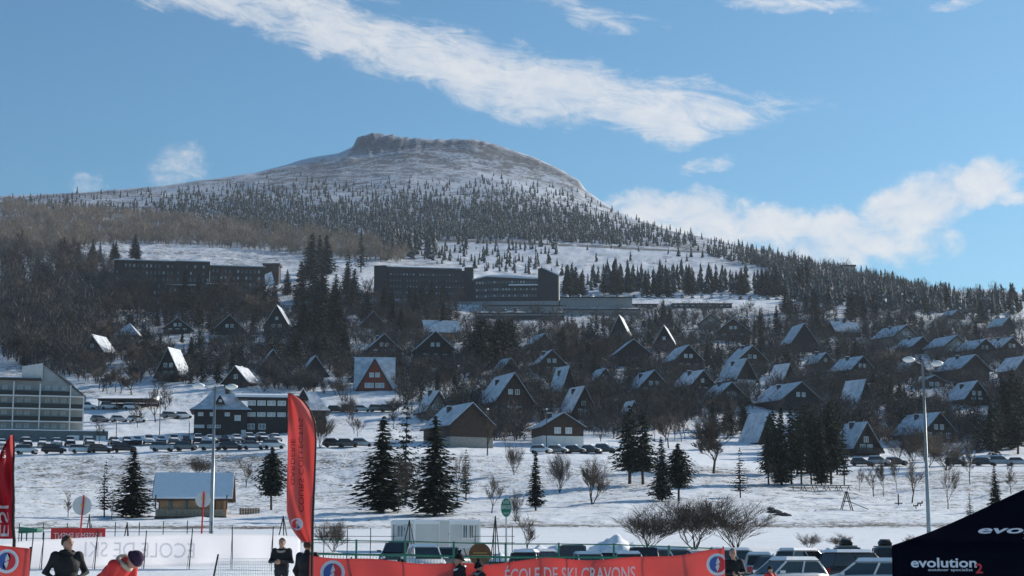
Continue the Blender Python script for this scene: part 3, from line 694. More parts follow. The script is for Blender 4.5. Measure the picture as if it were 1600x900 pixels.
# apartment block with balconies, left edge
M_APT = mat('grey_render', (.36, .37, .37), .8, .12, .6); M_BALC = mat('dark_balcony_panel', (.03, .035, .035), .6, .2, 2)
B = Blk('apartment_block', 'pale apartment block with long dark balconies and white posts at the left edge', 'building', 40, 694, 336, yaw=14); HRECT.append((-80, 168, 565, 700))
B.box('wall', M_APT, -90, 126, 618, 672, 1.7, 14); B.box('upper_wall', M_APT, -90, 104, 592.5, 617.9, 1.7, 13.9)
MB().prism([(B.X(62), B.Z(593)), (B.X(62), B.Z(567)), (B.X(127), B.Z(616)), (B.X(127), B.Z(619)), (B.X(104.2), B.Z(617)), (B.X(104.2), B.Z(593))], 1.6, 13, 'y').build('gable_wall', M_APT, B.th)
MB().prism([(B.X(61), B.Z(565.5)), (B.X(129), B.Z(617.5)), (B.X(129), B.Z(616)), (B.X(61), B.Z(564))], 1.2, 13.4, 'y').build('sloping_roof', M_ROOF, B.th)
MB().prism([(B.X(30), B.Z(592)), (B.X(30), B.Z(571)), (B.X(61.5), B.Z(565)), (B.X(61.5), B.Z(592))], 1.2, 8, 'y').build('roof_block', M_PLASTER, B.th)
r = B.box('flat_roof', M_ROOF, -92, 60, 590, 593, .2, 14); MB().prism([(0.25, B.Z(589.8)), (9, B.Z(582)), (13.5, B.Z(582)), (13.5, B.Z(590))], B.X(-91), B.X(29.5), 'x').build('snow', M_SNOW, r)
for yy in (617, 637, 657): B.box('floor_slab', M_FRAME, -90, 126, yy, yy + 1.8, 0, 1.69)
for yy, xr in ((610, 105), (630, 126), (650, 126)):
    for x0, x1 in ((-90, -30), (-28, 17.5), (20, 57.5), (60, 104), (106.5, 124.5)):
        if x1 <= xr: B.box('balcony_panel', M_BALC, x0, x1, yy, yy + 6.8, .1, .2)
for x, yt in ((-29, 596), (18.8, 596), (58.8, 599), (105.2, 600), (125.8, 616)): B.box('post', M_FRAME, x - .9, x + .9, yt, 672, -.12, .09)
for yy in (604, 623.5, 643.5, 664):
    for x in (-70, -45, -8, 5, 28, 40, 70, 82, 95):
        if yy > 610 or x < 98: B.win(x, yy, 10 if x < 60 else 9, 9, 1.7, pane=M_CURT, frame=M_APT)
M_GAR = mat('teal_grey_garage_wall', (.10, .13, .14), .7, .15, 1)
B.box('garage_wall', M_GAR, -90, 165, 673, 696, -1.5, 6); B.box('garage_roof', M_SNOW, -90, 165, 671.6, 672.95, -1.5, 6)
for x in (106, 127, 147): B.box('garage_door', M_FRAME, x, x + 15, 680, 695, -1.58, -1.51)

# lodge with bell-shaped hipped roofs
B = Blk('mountain_lodge', 'long dark lodge with bell-shaped snowy roofs and two rows of white windows', 'lodge', 400, 690, 348, yaw=8); HRECT.append((292, 515, 596, 692))
M_LODGE = mat('lodge_dark_timber', (.03, .027, .028), .8, .25, 2)
B.box('pavilion_wall', M_LODGE, 304, 386, 640, 696, 0, 11); B.box('main_wall', M_LODGE, 386.3, 468, 618, 696, 1.0, 12); B.box('pavilion_wall', M_LODGE, 462, 508, 640, 696, -.5, 10)
pyramid(B.th, B.X(297), B.X(393), -1.0, 12, B.Z(642), B.Z(604), M_ROOF, flare=.25, ridge=1.4, name='bell_roof')
pyramid(B.th, B.X(452), B.X(515), -1.5, 11, B.Z(642), B.Z(609), M_ROOF, flare=.2, ridge=1.2, name='bell_roof')
r = B.box('flat_roof', M_ROOF, 368, 474, 616.5, 618, .3, 12.5); MB().prism([(.25, B.Z(620.2)), (7, B.Z(610)), (12.6, B.Z(610)), (12.6, B.Z(616.2)), (.3, B.Z(616.4))], B.X(366), B.X(475), 'x').build('snow', M_SNOW, r)
c = B.box('chimney', M_CHIM, 350, 356, 601, 616, 4, 5.2); B.box('chimney_cap', M_SNOW, 349.6, 356.4, 600, 600.9, 3.9, 5.3, c); B.box('flue', M_PALEW, 356.3, 359.5, 600, 616, 4.2, 5)
for cx_, zt, zb in ((343, 617, 631), (472, 606, 622)):
    d = MB().prism([(B.X(cx_ - 8), B.Z(zb)), (B.X(cx_ + 8), B.Z(zb)), (B.X(cx_), B.Z(zt))], -.2, 4, 'y').build('dormer', M_LODGE, B.th)
    for s in (-1, 1): MB().prism([(B.X(cx_), B.Z(zt)), (B.X(cx_ + s * 9), B.Z(zb + 1)), (B.X(cx_ + s * 9), B.Z(zb - .8)), (B.X(cx_), B.Z(zt - 1.8))], -.4, 4, 'y').build('dormer_roof', M_SNOW, d)
B.win(344, 627, 5, 4, -.2, pane=M_CURT)
for x in (392, 407.5, 423, 439, 455):
    B.win(x, 629, 13, 8, 1.0, pane=M_CURT); B.win(x, 647, 13, 7, 1.0, pane=M_CURT)
for x in (314, 332, 355): B.win(x, 648, 8, 6, 0, pane=M_CURT)
for x in (300.8 + 8, 316, 329, 341): B.win(x, 667, 8, 5, 0)
for x in (392, 409): B.win(x, 666, 11, 9, 1.0, pane=M_PANE)
B.box('notice_board', M_PLASTER, 366, 376, 649, 658, -.12, -.02); B.box('notice_board', M_PLASTER, 377, 384, 672, 680, -.12, -.02)
B.win(480, 660, 9, 7, -.5); B.win(496, 660, 9, 7, -.5); B.box('door', M_WOODM, 425, 431, 676, 690, .9, .99)
B.box('stone_base', M_STONE, 303, 509, 696.1, 712, -.4, 12)

# long black hotel on the terrace above the village
M_HOT = mat('black_hotel_cladding', (.022, .024, .03), .75, .25, .3); M_HOT2 = mat('charcoal_hotel_cladding', (.035, .037, .045), .75, .2, .3)
M_DIMW = mat('dim_window', (.10, .11, .125), .3, .5, .4, spec=.5)
B = Blk('black_hotel', 'long black hotel with rows of small windows above the village', 'hotel', 730, 478, 800, yaw=-3); HRECT.append((578, 735, 405, 452)); HRECT.append((735, 876, 415, 482))
MB().prism([(B.X(582), B.Z(470)), (B.X(582), B.Z(412)), (B.X(700), B.Z(417)), (B.X(735), B.Z(420)), (B.X(735), B.Z(470))], 6, 20, 'y').build('long_wing', M_HOT2, B.th)
B.box('stair_tower', M_HOT, 581, 601, 410, 471, 4.5, 8); B.box('link_tower', M_HOT, 724, 738, 414, 470, 5, 9)
MB().prism([(B.X(580), B.Z(411.5)), (B.X(720), B.Z(416.5)), (B.X(720), B.Z(415.5)), (B.X(580), B.Z(410.3))], 4.8, 21, 'y').build('roof_snow', M_SNOW, B.th)
for r_, yy in enumerate((423, 433, 442.5, 452)):
    for x in np.arange(607, 722, 5.2):
        if random.random() < .85: B.win(x, yy + (x - 600) * .03, 2.6, 3.2, 6, frame=M_DIMW, pane=random.choice((M_DIMW, M_DIMW, M_CURT)))
    if r_: B.box('balcony_strip', M_HOT, 603, 723, yy - 5.6, yy - 4.0, 5.6, 5.98)
B.box('low_block', M_HOT, 735, 762, 446, 484, 2, 9)
MB().prism([(B.X(740), B.Z(473)), (B.X(740), B.Z(437)), (B.X(760), B.Z(432)), (B.X(842), B.Z(436)), (B.X(842), B.Z(473))], .5, 14, 'y').build('terrace_wing', M_HOT2, B.th)
MB().prism([(B.X(738), B.Z(437)), (B.X(760), B.Z(432)), (B.X(843), B.Z(436.5)), (B.X(843), B.Z(435)), (B.X(808), B.Z(430.5)), (B.X(762), B.Z(429.8)), (B.X(737), B.Z(436))], -.6, 14, 'y').build('roof_snow', M_SNOW, B.th)
B.box('balcony_snow', M_SNOW, 795, 843, 445, 447, -1.5, .49); B.box('balcony_slab', M_HOT, 795, 843, 447.1, 449.5, -1.5, .49)
for yy in (440.5, 452, 462):
    for x in np.arange(745, 840, 4.6): B.win(x, yy + (0 if x > 760 else 1), 3.2, 4.0, .5, frame=M_DIMW, pane=random.choice((M_DIMW, M_CURT)))
MB().prism([(B.X(841), B.Z(478)), (B.X(841), B.Z(421)), (B.X(847), B.Z(420)), (B.X(872), B.Z(432)), (B.X(872), B.Z(478))], -2, 12, 'y').build('end_tower', M_HOT, B.th)
MB().prism([(B.X(846), B.Z(419.5)), (B.X(873.2), B.Z(432)), (B.X(873.2), B.Z(430.3)), (B.X(846), B.Z(418))], -2.3, 13, 'y').build('roof_snow', M_SNOW, B.th)
MB().box(B.X(872.1), B.X(873.6), -2.2, 11.5, B.Z(478), B.Z(431.8)).build('end_wall', M_PALEW, B.th)
B.box('retaining_wall', M_CONC, 700, 874, 474, 492, -6, -4.5)
# brown hotel on the left
M_BRN = mat('brown_hotel_brick', (.055, .035, .03), .85, .3, .3)
B = Blk('brown_hotel', 'stepped flat-roofed brown hotel half hidden by bare trees on the upper left', 'hotel', 294, 480, 800, yaw=10); HRECT.append((290, 412, 398, 425))
for (x0, x1, yt, yb, d) in ((178, 272, 405, 470, 6), (272.3, 326, 406, 455, 3), (326.3, 412, 411, 474, 4), (262, 305, 446.5, 486, -2), (322, 356, 443, 486, -1)):
    b = B.box('wing', M_BRN, x0, x1, yt, yb, d, d + 14); B.box('roof_snow', M_SNOW, x0 - .5, x1 + .5, yt - 1.4, yt - .05, d - .4, d + 14.4, b)
    for yy in np.arange(yt + 8, yb - 4, 10.5):
        for x in np.arange(x0 + 5, x1 - 3, 6.5):
            if random.random() < .7: B.win(x, yy, 3, 5, d, frame=M_DIMW, pane=random.choice((M_DIMW, M_CURT, M_DIMW)))
# small lodge by the track above the brown hotel
B = Blk('stone_hut', 'small hut with sunlit pale end wall right of the brown hotel', 'hut', 424, 446); B.box('wall', M_BRN, 412, 435, 414, 450, 0, 8); MB().prism([(B.X(411), B.Z(430)), (B.X(424), B.Z(424)), (B.X(430), B.Z(446)), (B.X(415), B.Z(446))], -.3, -.02, 'y').build('snow_bank', M_SNOW, B.th); B.box('roof', M_ROOF, 410, 437, 411, 413.9, -.5, 8.5)
# parking terraces with flat white roofs
for (x0, x1, yt, yb, lb) in ((760, 880, 476, 487, 'upper parking deck in front of the black hotel’s terrace wing'), (742, 882, 488, 500, 'lower parking deck under the black hotel, partly behind bushes'), (875, 988, 463, 480, 'dark two-level parking deck right of the black hotel'),
                         (880, 1000, 482, 492, 'low dark parking wall above the brown thicket')):
    B = Blk('parking_deck', lb, 'parking deck', (x0 + x1) / 2, yb, group='parking decks')
    s_ = B.box('front_wall', M_CONC if yb < 500 else M_BALC, x0, x1, yt + 5, yb + 6, 0, .6); B.box('deck', M_CONC, x0, x1, yt + 3.2, yt + 4.9, -.5, 16)
    B.box('snow', M_SNOW, x0, x1, yt + 2.4, yt + 3.15, 3.5, 15.8); B.box('parapet', M_BALC, x0, x1, yt + .4, yt + 3.1, -.5, -.3)
    HRECT.append((x0, x1, yt, yb))
for (x0, x1, yt, yb, lb) in ((984, 1028, 469, 481, 'white flat-roofed building, left one beside the parked snowy cars'), (1050, 1145, 468, 482, 'long white flat-roofed building, right one beside the parked snowy cars')):
    B = Blk('flat_building', lb, 'building', (x0 + x1) / 2, yb, group='flat white roofed buildings'); HRECT.append((x0, x1, yt, yb))
    B.box('wall', M_BALC, x0 + 1, x1 - 1, yt + 6.5, yb + 5, .6, 16); r = B.box('roof', M_ROOF, x0, x1, yt + 5.5, yt + 6.4, 0, 17)
    MB().prism([(.1, B.Z(yt + 5.4)), (16.5, B.Z(yt)), (16.8, B.Z(yt)), (16.8, B.Z(yt + 5.4))], B.X(x0), B.X(x1), 'x').build('snow', M_SNOW, r)
    for x in np.arange(x0 + 6, x1 - 4, 9): B.win(x, yt + 9, 5, 2.6, .6, frame=M_DIMW, pane=M_CURT)
B = Blk('ruined_tower', 'pale square stone building on the right ridge', 'building', 1327, 432); B.box('wall', mat('pale_stone', (.42, .38, .32), .9, .2, .3), 1315, 1337, 416, 436, 0, 10); B.box('roof', M_ROOF, 1314, 1338, 413.6, 415.9, -.5, 10.5)  # walls in one pale warm stone colour all round
for x in (1321, 1331): B.win(x, 424, 3, 4, 0, frame=M_DIMW, pane=M_DIMW)
B = Blk('flat_building', 'lone flat-roofed building with bright snowy roof on the wooded right slope', 'building', 1407, 468, group='flat white roofed buildings'); HRECT.append((1383, 1432, 455, 470)); B.box('wall', M_BALC, 1386, 1428, 461, 472, .5, 12)
r = B.box('roof', M_ROOF, 1384, 1430, 460, 460.9, 0, 13); MB().prism([(.05, B.Z(459.9)), (12.5, B.Z(457)), (12.9, B.Z(459.9))], B.X(1384), B.X(1430), 'x').build('snow', M_SNOW, r)
for x in (1392, 1402, 1412, 1422): B.win(x, 465, 4, 3, .5, frame=M_DIMW, pane=M_CURT)
B = Blk('carport', 'low snow-roofed carport beside the parked cars right of the apartment block', 'carport', 195, 640); HRECT.append((150, 240, 612, 645)); B.box('beam', M_WOODB, 152, 238, 622.5, 625, 0, 8)
for x in (154, 182, 210, 236): B.box('post', M_WOODB, x - .7, x + .7, 625.1, 646, 0, .25)
MB().prism([(-.4, B.Z(622.4)), (8.5, B.Z(613)), (8.9, B.Z(613)), (8.9, B.Z(622.4))], B.X(150), B.X(240), 'x').build('roof_snow', M_SNOW, B.th); B.box('back_wall', M_WOODB, 152, 238, 626, 648, 7.6, 8)

# ------------------------------------------------------------------ trees
def conifer_arrays(seed, hgt=10.0, rad=2.1, low=.08, whorls=22, per=8, sprays=6, droop=.28, shape=.85, size=.42, round_=False, gap=0.0):
    r = random.Random(seed); v = []; f = []
    for i in range(whorls):
        t = i / (whorls - 1); z = hgt * (low + (1 - low) * t * .985)
        if round_: env = max(.06, math.sin(min(1, (t * .92 + .16)) * PI) ** .6)
        else: env = (1 - t) ** shape * (min(1, .65 + t * 3.0)) + .02
        n = max(3, int(per * (.45 + .75 * (1 - t)) if not round_ else per))
        a0 = r.uniform(0, 6.3)
        for j in range(n):
            if r.random() < gap: continue
            a = a0 + 2 * PI * j / n + r.uniform(-.35, .35); ln = rad * env * r.uniform(.62, 1.18)
            ca, sa = math.cos(a), math.sin(a); ns = max(2, int(sprays * (.4 + .6 * env)))
            dr = droop * r.uniform(.5, 1.5)
            for q in range(ns):
                s = (q + r.uniform(.2, .9)) / ns; rr = ln * s
                px, py, pz = ca * rr, sa * rr, z - dr * rr + (.18 * rr * rr / max(.3, ln) if not round_ else r.uniform(-.2, .3)) + r.uniform(-.12, .12)
                for g in range(2):
                    w = size * (1.15 - .55 * s) * r.uniform(.7, 1.3) * (.55 + .45 * env)
                    b = a + r.uniform(-.9, .9); tx, ty = math.cos(b), math.sin(b); nx, ny = -ty, tx
                    tip = (px + tx * w * 1.5, py + ty * w * 1.5, pz - w * r.uniform(.1, .9))
                    o = len(v); hh = r.uniform(-.35, .35) * w
                    v += [(px - nx * w * .5, py - ny * w * .5, pz + hh), (px + nx * w * .5, py + ny * w * .5, pz - hh), tip, (px - tx * w * .3, py - ty * w * .3, pz + w * .28)]
                    f += [(o, o + 1, o + 2), (o + 1, o, o + 3)]
    return v, f
def trunk_mesh(hgt, r0, seed, lean=.1):
    r = random.Random(seed); pts = []; x = y = 0
    for i in range(6): pts.append((x, y, hgt * i / 5 - (.6 if i == 0 else 0))); x += r.uniform(-lean, lean); y += r.uniform(-lean, lean)
    return MB().tube(pts, [r0 * (1 - .93 * i / 5) for i in range(6)], 7).mesh('trunk', True)
CON = {}
def con_kind(key, n, **kw):
    tr = kw.pop('tr', .16); CON[key] = []
    for i in range(n):
        v, f = conifer_arrays(hash(key) % 1000 + i * 17 if False else sum(map(ord, key)) * 7 + i * 17, **kw); b = MB(); b.v, b.f = v, f
        me = b.mesh('crown'); me.materials.append(M_CONIF); tm = trunk_mesh(9.4, tr, i + 5); tm.materials.append(M_BARK); CON[key].append((me, tm))
con_kind('spruce', 4, rad=2.3, low=.06, whorls=30, per=9, sprays=7)
con_kind('narrow', 3, rad=1.6, low=.10, whorls=28, per=8, sprays=6, gap=.1)
con_kind('sparse', 3, rad=2.3, low=.16, whorls=18, per=6, sprays=8, droop=.15, size=.34, gap=.15)
con_kind('pine', 3, rad=3.0, low=.26, whorls=16, per=11, sprays=9, droop=.08, size=.5, round_=True, tr=.22)
con_kind('tall_pine', 4, rad=2.7, low=.20, whorls=22, per=8, sprays=9, droop=.26, size=.42, shape=.72, tr=.2, gap=.12)
def conifer(px, py, hpx, key, label, group=None, dust=False, wide=1.0, p=None, k=None, name='conifer_tree'):
    if p is None: p, k = ground(px, py)
    s = hpx * k / 10.0; vi = random.randrange(len(CON[key])); me, tm = CON[key][vi]
    th = thing(name, label, 'tree', p, random.uniform(0, 6.28), group, (s * wide, s * wide, s))
    mobj('trunk', tm, M_BARK, th); mobj('crown', me, M_CONIFV if dust else M_CONIF, th)
    return th
HERO = [
 (206, 809, 108, 'spruce', 'tallest dark conifer standing just left of the wooden cabin', 1.75, 0), (163, 808, 86, 'sparse', 'slim layered conifer with snowy boughs left of the cabin’s tall conifer', 1.0, 1),
 (424, 797, 96, 'pine', 'round-crowned dark pine on the snow left of the red feather flag', 1.0, 0), (598, 801, 150, 'spruce', 'broad dark spruce, left one of the tall trio behind the portable cabin', 1.75, 0),
 (633, 790, 182, 'sparse', 'tallest open-branched spruce, middle of the tall trio behind the portable cabin', .8, 1), (680, 806, 156, 'spruce', 'dense black columnar spruce, right of the tall trio behind the portable cabin', 1.6, 0),
 (728, 783, 80, 'sparse', 'small thin conifer standing alone on the snow right of the tall trio', 1.0, 0), (837, 798, 94, 'narrow', 'narrow conifer above the parked cars, left of the V-trunked bare tree', 1.15, 0),
 (984, 756, 122, 'tall_pine', 'tall dark conifer with bare lower trunk, left of the central clump', 1.25, 0), (1005, 757, 116, 'tall_pine', 'dark conifer with bare lower trunk, middle of the central clump', 1.15, 0),
 (1034, 783, 100, 'spruce', 'layered conifer in front of the central clump', 1.1, 1), (1060, 783, 88, 'pine', 'rounded dark pine at the right end of the central clump', 1.1, 0),
 (1157, 778, 78, 'sparse', 'lone layered conifer on open snow left of the conifer row', 1.1, 0), (1556, 800, 72, 'narrow', 'olive conifer rising behind the dark tent roof', 1.3, 0),
 (1516, 815, 44, 'sparse', 'small ragged conifer left of the olive conifer behind the tent', 1.2, 0), (1497, 836, 20, 'pine', 'low dark pine bush at the tent’s roof edge', 1.5, 0),
 (38, 572, 44, 'spruce', 'single spruce standing right above the apartment block roof', 1.1, 0), (102, 552, 34, 'spruce', 'spruce in the bare wood left of the chalet with white upper window', 1.0, 0)]
for (x, y, h, kd, lb, wd, du) in HERO: conifer(x, y, h, kd, lb, wide=wd, dust=bool(du), group='conifers standing singly')
for i, x in enumerate((1201, 1222, 1237, 1252, 1268, 1284, 1299, 1319)):
    conifer(x, 757 + (i % 2), random.uniform(98, 132), ('tall_pine', 'spruce', 'tall_pine', 'sparse')[i % 4], 'tall dark conifer, %s from the left in the dense row behind the picnic tables' % ['first', 'second', 'third', 'fourth', 'fifth', 'sixth', 'seventh', 'eighth'][i], 'dense conifer row behind the picnic tables', wide=random.uniform(.75, 1.1))
    if i % 2 == 0: conifer(x + 9, 742, random.uniform(95, 108), 'tall_pine', 'dark conifer %s from the left in the back of the dense row' % ['first', 'second', 'third', 'fourth'][i // 2], 'dense conifer row, back trees', wide=.95)
def inpoly(x, y, P):
    c = False; j = len(P) - 1
    for i in range(len(P)):
        if (P[i][1] > y) != (P[j][1] > y) and x < (P[j][0] - P[i][0]) * (y - P[i][1]) / (P[j][1] - P[i][1]) + P[i][0]: c = not c
        j = i
    return c
def samp(P):
    xs = [p[0] for p in P]; ys = [p[1] for p in P]
    while True:
        x, y = random.uniform(min(xs), max(xs)), random.uniform(min(ys), max(ys))
        if inpoly(x, y, P): return x, y
def blocks(x, y, h, w):
    """would a tree this big at this pixel hide a building or stand inside one?"""
    if 545 < x < 622 and 603 < y < 646: return True
    for (x0, x1, y0, y1) in HRECT:
        if y > y1 - (y1 - y0) * .12 and x + w > x0 and x - w < x1 and y - h < y1 - (y1 - y0) * .42: return True
        if x0 + 2 < x < x1 - 2 and y1 - 6 < y <= y1: return True
    return False
def ordn(i): n = i + 1; return '%d%s' % (n, 'th' if 10 <= n % 100 <= 20 else {1: 'st', 2: 'nd', 3: 'rd'}.get(n % 10, 'th'))
CLUS = [
 ([(1200, 520), (1600, 515), (1600, 700), (1330, 690), (1200, 600)], 32, 26, 52, 'conifer scattered between the right-hand chalets', 'spruce narrow sparse'),
 ([(830, 515), (1200, 520), (1200, 640), (960, 630), (830, 600)], 18, 24, 44, 'conifer scattered between the middle chalets', 'spruce narrow sparse'),
 ([(150, 505), (640, 495), (640, 590), (300, 600), (150, 580)], 22, 24, 46, 'conifer scattered between the left-hand chalets', 'spruce narrow sparse'),
 ([(440, 435), (560, 412), (610, 480), (560, 560), (445, 575)], 36, 40, 76, 'conifer in the dark stand between the brown and the black hotel', 'spruce narrow sparse'),
 ([(590, 475), (705, 465), (705, 525), (600, 545)], 16, 34, 54, 'conifer below the long wing of the black hotel', 'spruce narrow'),
 ([(742, 520), (828, 500), (832, 596), (750, 606)], 18, 60, 92, 'conifer in the very dense dark stand below the parking decks', 'spruce tall_pine'),
 ([(880, 456), (1275, 458), (1275, 466), (880, 464)], 34, 34, 54, 'dark conifer in the long row behind the snowy parked cars', 'spruce narrow'),
 ([(930, 505), (1100, 488), (1100, 525), (950, 560)], 9, 24, 42, 'conifer among the chalets below the white flat roofs', 'spruce narrow'),
 ([(1180, 490), (1400, 478), (1600, 488), (1600, 512), (1400, 505), (1200, 512)], 22, 30, 48, 'conifer along the top edge of the right-hand chalets', 'spruce narrow sparse'),
 ([(1205, 555), (1400, 550), (1480, 610), (1400, 660), (1215, 610)], 16, 36, 62, 'conifer between the chalets on the right slope', 'spruce narrow sparse'),
 ([(1185, 650), (1330, 655), (1330, 720), (1190, 720)], 12, 60, 84, 'dark conifer behind the dense row by the picnic tables', 'spruce tall_pine'),
 ([(1500, 640), (1600, 605), (1600, 712), (1520, 704)], 16, 56, 90, 'dark conifer at the right edge above the parked cars', 'spruce tall_pine'),
 ([(160, 515), (305, 505), (305, 535), (160, 545)], 10, 24, 42, 'conifer around the chalets below the brown hotel', 'spruce sparse'),
 ([(60, 398), (230, 402), (230, 412), (60, 412)], 11, 24, 38, 'conifer behind the brown hotel on the upper left', 'spruce narrow'),
 ([(180, 476), (300, 484), (420, 486), (420, 500), (190, 498)], 9, 44, 70, 'conifer standing before the brown hotel', 'spruce sparse'),
 ([(300, 480), (440, 480), (430, 540), (310, 510)], 10, 34, 54, 'conifer right of the brown hotel above the chalets', 'spruce narrow sparse'),
 ([(885, 565), (1000, 570), (985, 625), (895, 615)], 8, 28, 46, 'conifer in the middle of the village near the A-frames', 'spruce sparse'),
 ([(640, 580), (735, 600), (725, 630), (650, 625)], 5, 30, 48, 'thin conifer on the lane right of the red-gabled chalet', 'sparse narrow'),
 ([(1085, 660), (1180, 650), (1185, 705), (1110, 712)], 7, 44, 62, 'conifer behind the large round bare tree', 'spruce sparse')]
for (P, n, h0, h1, lb, kinds) in CLUS:
    got = []; tries = 0
    while len(got) < n and tries < n * 25:
        tries += 1; x, y = samp(P); h = random.uniform(h0, h1); kd = random.choice(kinds.split())
        if not blocks(x, y, h, h * .16): got.append((x, y, h, kd))
    for i_, (x, y, h, kd) in enumerate(sorted(got)):
        conifer(x, y, h, kd, lb + ', ' + ordn(i_) + ' from the left', lb.replace('conifer', 'conifers', 1), dust=random.random() < .35, wide=random.uniform(1.15, 1.65))

# ---- bare trees
def bare_segments(seed, hgt=10.0, spread=.55, trunk=.18, r0=.16, depth=6, split=3, multi=1):
    r = random.Random(seed); segs = []; tw = []
    def grow(p, d, ln, rad, lv):
        mid = p + d * ln * .5 + Vector((r.uniform(-1, 1), r.uniform(-1, 1), r.uniform(-.3, .6))) * ln * .06
        q = p + d * ln; segs.append((p, mid, rad, rad * .85)); segs.append((mid, q, rad * .85, rad * .66))
        if lv == 0:
            for _ in range(4):
                e = (d + Vector((r.uniform(-1, 1), r.uniform(-1, 1), r.uniform(-.2, .7))) * .6).normalized(); tw.append((p.lerp(q, r.uniform(.2, 1)), e, ln * r.uniform(.8, 1.7)))
            return
        for i in range(split if lv > 1 else 3):
            e = d + Vector((r.uniform(-1, 1), r.uniform(-1, 1), r.uniform(-.2, .5))) * spread * (.55 if i == 0 else 1.15); e.z += .12; e.z = max(e.z, .05)
            f_ = 1.0 if i == 0 else r.uniform(.3, .95) if (lv < depth or multi > 1) else r.uniform(.6, 1.0)
            grow(p.lerp(q, f_), e.normalized(), ln * (r.uniform(.72, .9) if i == 0 else r.uniform(.55, .85)), rad * (.66 if i == 0 else .5), lv - 1)
    for m in range(multi):
        d = Vector((r.uniform(-1, 1) * (.12 if multi == 1 else .6), r.uniform(-1, 1) * (.12 if multi == 1 else .6), 1)).normalized()
        grow(Vector((r.uniform(-.2, .2) * (multi > 1), r.uniform(-.2, .2) * (multi > 1), -.25)), d, hgt * trunk, r0, depth)
    return segs, tw
BARE = {}
def bare_kind(key, n, tw_w=.035, **kw):
    BARE[key] = []
    for i in range(n):
        segs, tw = bare_segments(sum(map(ord, key)) + 13 * i, **kw)
        top = max(max(s[1].z for s in segs), max((t[0] + t[1] * t[2]).z for t in tw)); g = 10.0 / top
        bt = MB(); bc = MB()
        for (p, q, a, b) in segs:
            (bt if a > kw.get('r0', .16) * .4 else bc).tube([p * g, q * g], [max(a * g, .012), max(b * g, .010)], 4 if a > .05 else 3, caps=False)
        for (p, e, ln) in tw:
            p = p * g; q = p + e * ln * g; s = e.cross(Vector((.3, .7, .64))).normalized() * tw_w
            o = len(bc.v); bc.v += [tuple(p - s), tuple(p + s), tuple(q)]; bc.f.append((o, o + 1, o + 2))
            for _ in range(2):
                m = p.lerp(q, random.uniform(.3, .8)); e2 = (e + Vector((random.uniform(-1, 1), random.uniform(-1, 1), random.uniform(-.5, .8)))).normalized(); q2 = m + e2 * ln * g * .6
                o = len(bc.v); bc.v += [tuple(m - s * .8), tuple(m + s * .8), tuple(q2)]; bc.f.append((o, o + 1, o + 2))
        a, b = bt.mesh('trunk'), bc.mesh('crown'); a.materials.append(M_BARK); b.materials.append(M_TWIG); BARE[key].append((a, b))
bare_kind('tree', 4, spread=.75, depth=5, trunk=.2, r0=.13, tw_w=.022)
bare_kind('round', 2, spread=.95, depth=6, trunk=.13, r0=.11, tw_w=.024)
bare_kind('slim', 3, spread=.5, depth=5, trunk=.22, r0=.09, tw_w=.02)
bare_kind('bush', 3, spread=.7, depth=4, trunk=.24, r0=.06, multi=7, tw_w=.02)
bare_kind('vee', 1, spread=.6, depth=5, trunk=.22, r0=.11, multi=3, tw_w=.02)
def bare(px, py, hpx, key, label, group=None, wide=1.0, p=None, k=None, m=None, name='bare_tree'):
    if p is None: p, k = ground(px, py)
    s = hpx * k / 10.0; a, b = random.choice(BARE[key])
    th = thing(name, label, 'tree' if key != 'bush' else 'shrub', p, random.uniform(0, 6.28), group, (s * wide, s * wide, s))
    mobj('trunk', a, M_BARK, th); mobj('crown', b, m or M_TWIG, th); return th
